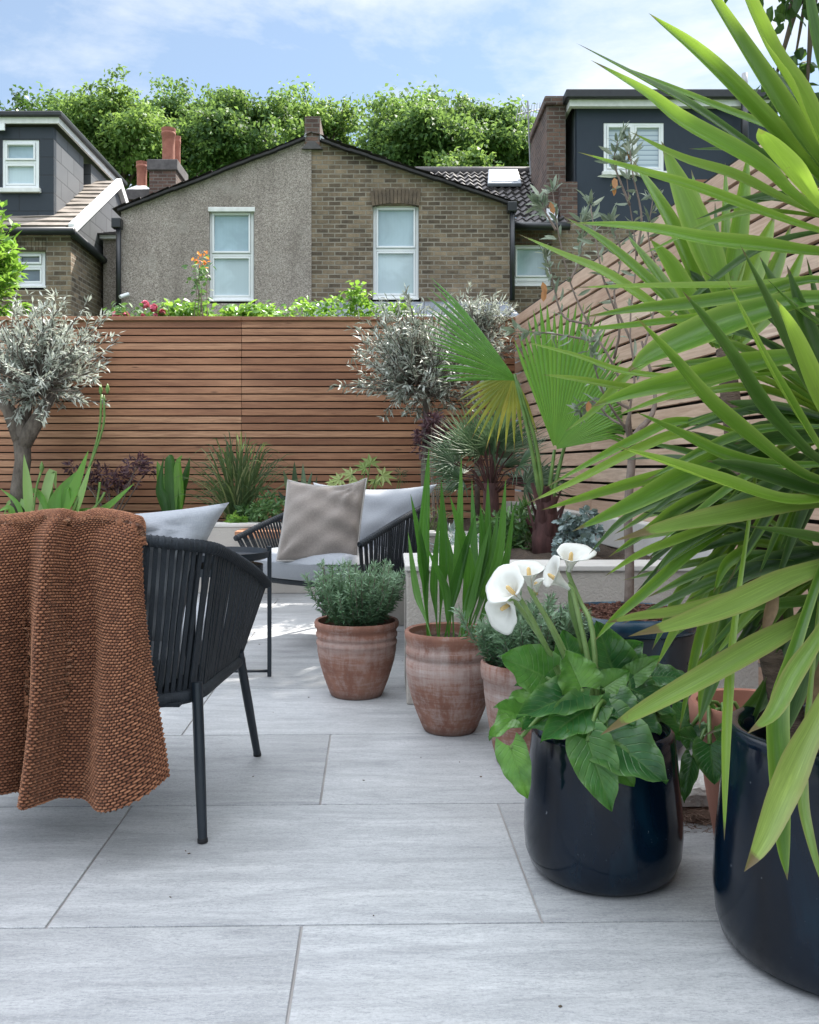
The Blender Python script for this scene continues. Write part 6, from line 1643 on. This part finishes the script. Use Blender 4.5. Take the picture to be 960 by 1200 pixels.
# ------------------------------------------------------------------ yucca
yu = thing('yucca', (b2[0], b2[1], .31), 'large yucca with long bright sword leaves in the tall blue pot', 'yucca')
HD = {'A': (1015, 262, 1.60), 'B': (1000, 500, 1.55), 'C': (905, 590, 1.72), 'D': (850, 405, 2.05), 'E': (985, 660, 1.62)}
YL_ = [  # head, tip and way points (px), width px, depth offset at tip, kind
 ('A', [(760, 15), (835, 78), (948, 195)], 23, -.05, 1), ('A', [(675, 50), (760, 98), (815, 130), (925, 205)], 21, .02, 0), ('A', [(722, 75), (830, 122), (947, 170)], 13, .10, 1), ('A', [(692, 70), (755, 110), (800, 145), (890, 195), (930, 230)], 25, -.10, 2),
 ('A', [(790, -75), (880, 70), (930, 150), (965, 200)], 31, -.05, 1), ('A', [(838, -95), (890, 40), (930, 110), (970, 190)], 46, -.18, 2), ('A', [(940, -60), (953, 30), (975, 120)], 18, 0, 0), ('A', [(889, 150), (905, 182), (930, 215), (978, 262)], 48, -.28, 2),
 ('A', [(738, 154), (800, 187), (860, 207), (930, 240)], 16, .05, 2), ('A', [(677, 178), (754, 202), (816, 221), (879, 244), (957, 270)], 15, -.08, 2), ('A', [(663, 261), (750, 268), (830, 283), (900, 290), (965, 296)], 22, -.15, 2),
 ('D', [(607, 274), (660, 300), (707, 321), (754, 352), (800, 382)], 17, .02, 2), ('D', [(660, 253), (707, 284), (763, 333), (800, 370)], 15, .10, 1), ('D', [(740, 186), (766, 230), (795, 285), (820, 345)], 24, .15, 2), ('D', [(775, 165), (800, 230), (822, 290), (845, 350)], 36, .08, 2),
 ('D', [(810, 198), (822, 260), (838, 320)], 15, .2, 1), ('D', [(877, 178), (868, 230), (858, 300), (852, 350)], 27, .1, 2), ('D', [(838, 235), (840, 300), (846, 350)], 14, .25, 0), ('D', [(850, 190), (850, 260), (850, 330)], 12, .2, 1), ('D', [(908, 252), (888, 300), (868, 350)], 26, .1, 2),
 ('D', [(762, 280), (785, 312), (815, 365)], 22, .0, 2), ('D', [(734, 274), (765, 317), (800, 365)], 16, .2, 1), ('D', [(928, 262), (905, 320), (880, 370)], 20, .15, 1), ('D', [(945, 285), (920, 340), (885, 385)], 18, .1, 2),
 ('B', [(671, 337), (760, 336), (880, 335), (965, 330)], 11, -.05, 2), ('B', [(682, 372), (750, 362), (804, 357), (885, 344), (965, 328)], 16, -.10, 1), ('B', [(676, 385), (715, 384), (790, 376), (870, 366), (940, 362)], 10, .0, 2),
 ('B', [(736, 436), (765, 418), (815, 396), (870, 374), (960, 352)], 40, -.20, 1), ('B', [(692, 477), (745, 458), (820, 440), (880, 425), (950, 418)], 25, -.05, 1), ('B', [(720, 488), (770, 470), (812, 458), (870, 442)], 10, .05, 2),
 ('B', [(744, 370), (785, 420), (830, 475), (885, 520), (945, 560)], 29, -.22, 1), ('B', [(799, 340), (835, 390), (860, 430), (890, 475), (950, 535)], 33, -.25, 0), ('B', [(851, 326), (880, 390), (905, 440), (935, 490), (970, 540)], 23, -.30, 1), ('B', [(867, 286), (895, 345), (920, 400), (945, 450), (985, 510)], 21, -.2, 0),
 ('B', [(909, 350), (925, 392), (945, 440), (975, 500)], 31, -.32, 2), ('B', [(898, 326), (930, 360), (975, 395)], 17, -.1, 0), ('B', [(922, 310), (945, 380), (968, 440)], 22, -.05, 0), ('B', [(945, 300), (957, 370), (975, 440)], 22, .05, 0), ('B', [(930, 395), (955, 440), (985, 490)], 26, .05, 0), ('B', [(890, 300), (915, 350), (950, 420)], 18, .1, 0),
 ('D', [(609, 399), (675, 418), (727, 436), (790, 442)], 11, -.05, 2), ('D', [(636, 439), (675, 446), (750, 458), (810, 455)], 14, -.02, 2), ('D', [(662, 506), (700, 479), (735, 441), (775, 415)], 12, .1, 2),
 ('C', [(638, 572), (700, 538), (745, 515), (790, 495), (840, 500)], 12, -.1, 2), ('C', [(616, 591), (675, 564), (750, 526), (800, 510), (850, 530)], 12, -.12, 2), ('C', [(634, 598), (695, 579), (770, 558), (840, 545)], 13, -.08, 2),
 ('B', [(722, 523), (785, 546), (847, 568), (925, 588)], 29, -.25, 2), ('B', [(744, 482), (790, 506), (850, 535), (910, 545)], 17, -.02, 1), ('C', [(670, 623), (735, 594), (800, 560), (850, 532), (895, 530)], 27, -.15, 1), ('C', [(690, 650), (730, 610), (780, 585), (835, 570)], 12, .05, 0),
 ('C', [(713, 653), (760, 620), (800, 592), (855, 568)], 14, .0, 1), ('E', [(719, 634), (790, 617), (860, 604), (925, 592), (975, 592)], 31, -.28, 3), ('C', [(708, 676), (750, 650), (800, 630), (865, 605)], 11, -.1, 2), ('C', [(769, 671), (800, 645), (850, 615)], 22, -.05, 0),
 ('C', [(696, 752), (720, 725), (760, 690), (800, 655), (850, 620)], 12, -.12, 2), ('E', [(709, 730), (745, 722), (800, 714), (880, 690)], 13, -.2, 3), ('E', [(736, 746), (800, 730), (860, 708), (920, 680), (975, 660)], 31, -.35, 3), ('E', [(703, 862), (750, 835), (820, 797), (880, 763), (930, 735), (980, 705)], 31, -.38, 3),
 ('E', [(876, 860), (905, 838), (930, 790), (965, 735)], 22, -.35, 3), ('E', [(872, 1022), (890, 985), (912, 930), (933, 885), (975, 800)], 38, -.40, 3), ('E', [(923, 1032), (915, 985), (910, 900), (910, 830), (930, 760)], 25, -.22, 1), ('E', [(972, 1060), (950, 985), (940, 930), (945, 850)], 13, -.3, 3),
 ('C', [(849, 986), (850, 900), (853, 820), (862, 720)], 10, -.28, 2), ('C', [(818, 852), (836, 800), (852, 740), (870, 660)], 21, -.05, 0), ('C', [(796, 858), (806, 800), (820, 740), (845, 670)], 12, -.02, 1), ('C', [(820, 856), (824, 800), (838, 720), (860, 660)], 12, .05, 2), ('C', [(764, 762), (785, 720), (802, 690), (850, 640)], 13, .0, 1), ('C', [(769, 782), (790, 740), (816, 700), (858, 640)], 12, .02, 2),
 ('B', [(828, 540), (880, 552), (965, 575)], 25, -.05, 0), ('E', [(878, 617), (930, 626), (975, 635)], 15, -.15, 0), ('E', [(858, 716), (910, 708), (975, 700)], 15, -.1, 0), ('C', [(826, 862), (880, 832), (915, 780), (920, 700)], 25, .02, 0), ('E', [(918, 868), (933, 800), (955, 720)], 32, -.05, 0), ('C', [(836, 695), (850, 662), (880, 640)], 13, -.15, 1),
 ('B', [(800, 620), (850, 600), (920, 560)], 22, .1, 0), ('C', [(790, 640), (840, 600), (880, 580)], 24, .1, 0), ('E', [(840, 700), (880, 670), (950, 650)], 26, .05, 0), ('E', [(870, 760), (890, 710), (950, 660)], 26, .12, 0), ('B', [(850, 470), (900, 480), (960, 495)], 24, .1, 0), ('B', [(860, 520), (910, 515), (965, 510)], 26, .05, 0), ('B', [(810, 505), (880, 530), (960, 545)], 22, .12, 0),
 ('E', [(1010, 960), (1000, 880), (990, 760)], 30, -.2, 1), ('E', [(1060, 780), (1040, 700), (1010, 670)], 30, -.2, 1), ('A', [(1020, -60), (1020, 80), (1016, 180)], 34, -.1, 1), ('A', [(1120, 60), (1070, 150), (1030, 230)], 34, 0, 1), ('A', [(1150, 200), (1090, 230), (1040, 255)], 34, -.1, 1), ('B', [(1130, 420), (1070, 450), (1020, 490)], 34, -.1, 1), ('B', [(1080, 340), (1050, 410), (1015, 480)], 30, .1, 1), ('B', [(1140, 560), (1080, 530), (1020, 505)], 30, .1, 1), ('A', [(990, 20), (1000, 110), (1010, 200)], 30, .2, 1)]
sets = {}
for i, (hd, way, w, dy, kind) in enumerate(YL_):
    hx, hy, hY = HD[hd]
    n_ = len(way); P = []; low = way[0][1] > 858 and hd in 'EC' and way[0][0] > 845
    if low: dy -= .10
    for k, (x, y) in enumerate(way):
        P.append(WN(x, y, hY + dy*(1-k/n_)**(.35 if low else 1.15)))
    hp = WN(hx, hy, hY); ext = P[-1] + nrm(P[-1]-P[-2])*np.linalg.norm(hp-P[-1])*.9
    P.append(lerp(hp, ext, .72)); P = P[::-1]
    mY = hY + dy*.5
    ax = nrm(P[-1]-P[0]); nr = np.array([0.0, -.95, .5]) + np.array([random.uniform(-.25, .25), 0, random.uniform(-.3, .3)])
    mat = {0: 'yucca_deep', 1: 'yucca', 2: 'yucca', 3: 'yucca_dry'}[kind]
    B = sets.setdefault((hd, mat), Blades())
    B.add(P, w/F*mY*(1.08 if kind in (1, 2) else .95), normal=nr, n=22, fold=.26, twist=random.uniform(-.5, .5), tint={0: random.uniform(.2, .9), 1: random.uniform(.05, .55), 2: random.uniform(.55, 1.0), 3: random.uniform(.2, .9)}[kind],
          prof=lambda t: (.42 + .58*min(1, max(0, (t-.10)/.35))**1.2)*(1-max(0, (t-.50)/.50)**1.9))
# the rest of each leaf head, deeper in the plant
rr2 = random.Random(77)
for hd, cnt, spread in (('A', 18, (20, 200)), ('B', 40, (60, 300)), ('C', 26, (150, 330)), ('E', 26, (150, 300)), ('D', 12, (40, 150))):
    hx, hy, hY = HD[hd]; h0 = WN(hx, hy, hY)
    for i in range(cnt):
        q = rad(rr2.uniform(*spread)); L_ = rr2.uniform(.24, .40)*(.8 if hd in 'CD' else 1); dp_ = rr2.uniform(.15, .75)
        d = np.array([math.cos(q), dp_, math.sin(q)]); d /= np.linalg.norm(d)
        if h0[0] + d[0]*L_ < .40: L_ *= .6
        mid = h0 + d*L_*.5 + np.array([0, 0, .02]); tip = h0 + d*L_ - np.array([0, 0, rr2.uniform(.0, .06)])
        k_ = rr2.random()
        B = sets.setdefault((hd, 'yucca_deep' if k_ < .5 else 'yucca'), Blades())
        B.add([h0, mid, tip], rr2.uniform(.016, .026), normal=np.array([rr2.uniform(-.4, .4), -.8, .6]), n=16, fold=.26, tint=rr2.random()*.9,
              prof=lambda t: (.42 + .58*min(1, max(0, (t-.10)/.35))**1.2)*(1-max(0, (t-.50)/.50)**1.9))
for (hd, mat), B in sets.items(): B.build('leaf_rosette', M[mat], yu)
mb = MB()
def trunk(pts, r):
    mb.tube(curve_pts([WN(*p) for p in pts], 14), r, 14)
trunk([(945, 930, 1.66), (915, 800, 1.70), (895, 700, 1.72), (888, 640, 1.72), (905, 585, 1.72)], np.linspace(.030, .024, 14))
trunk([(985, 930, 1.64), (975, 780, 1.63), (985, 660, 1.62), (1000, 500, 1.55)], np.linspace(.034, .026, 14))
trunk([(1000, 500, 1.56), (1012, 400, 1.58), (1015, 262, 1.60)], np.linspace(.028, .022, 14))
trunk([(960, 930, 1.72), (905, 760, 1.85), (868, 560, 1.98), (850, 410, 2.05)], np.linspace(.028, .020, 14))
mb.build('trunk', M['yucca_trunk'], yu, smooth=True)
dead = []
for pts, w in (([(952, 745), (948, 790), (940, 828)], 22), ([(958, 760), (955, 810), (945, 842)], 14), ([(908, 690), (900, 720), (893, 750)], 16)):
    dm_ = Blades(); dm_.add([WN(x, y, 1.5) for x, y in pts], w/F*1.5, normal=np.array([0, -1, .1]), n=10, fold=.4); dead.append(dm_)
M['dead_yucca'] = mat_simple('dead_yucca_leaf', (.12, .075, .045), (.26, .17, .10), .8, 30, .3)
for dm_ in dead: dm_.build('dead_leaf', M['dead_yucca'], yu)

# a little dirt blown over the paving
lt = MB()
for i in range(70):
    x, y = random.uniform(-1.6, 1.1), random.uniform(1.15, 5.5)
    if abs(x-.44) < .2 and abs(y-1.91) < .2: continue
    q = random.random()*6.28; a = random.uniform(.001, .0032); b_ = a*random.uniform(.3, .8)
    R = Matrix.Translation((x, y, .0012)) @ Matrix.Rotation(q, 4, 'Z') @ Matrix.Rotation(random.uniform(-.3, .3), 4, 'X')
    lt.box((-a, -b_, -.0004), (a, b_, .0008), random.random(), R)
M['litter'] = mat_simple('litter', (.05, .04, .03), (.16, .11, .07), .9, 60, 0)
o = lt.build('leaf_litter', M['litter'], origin=(0, 3, 0)); props(o, 'crumbs of dry leaf and dirt scattered over the paving', 'litter', kind='stuff')
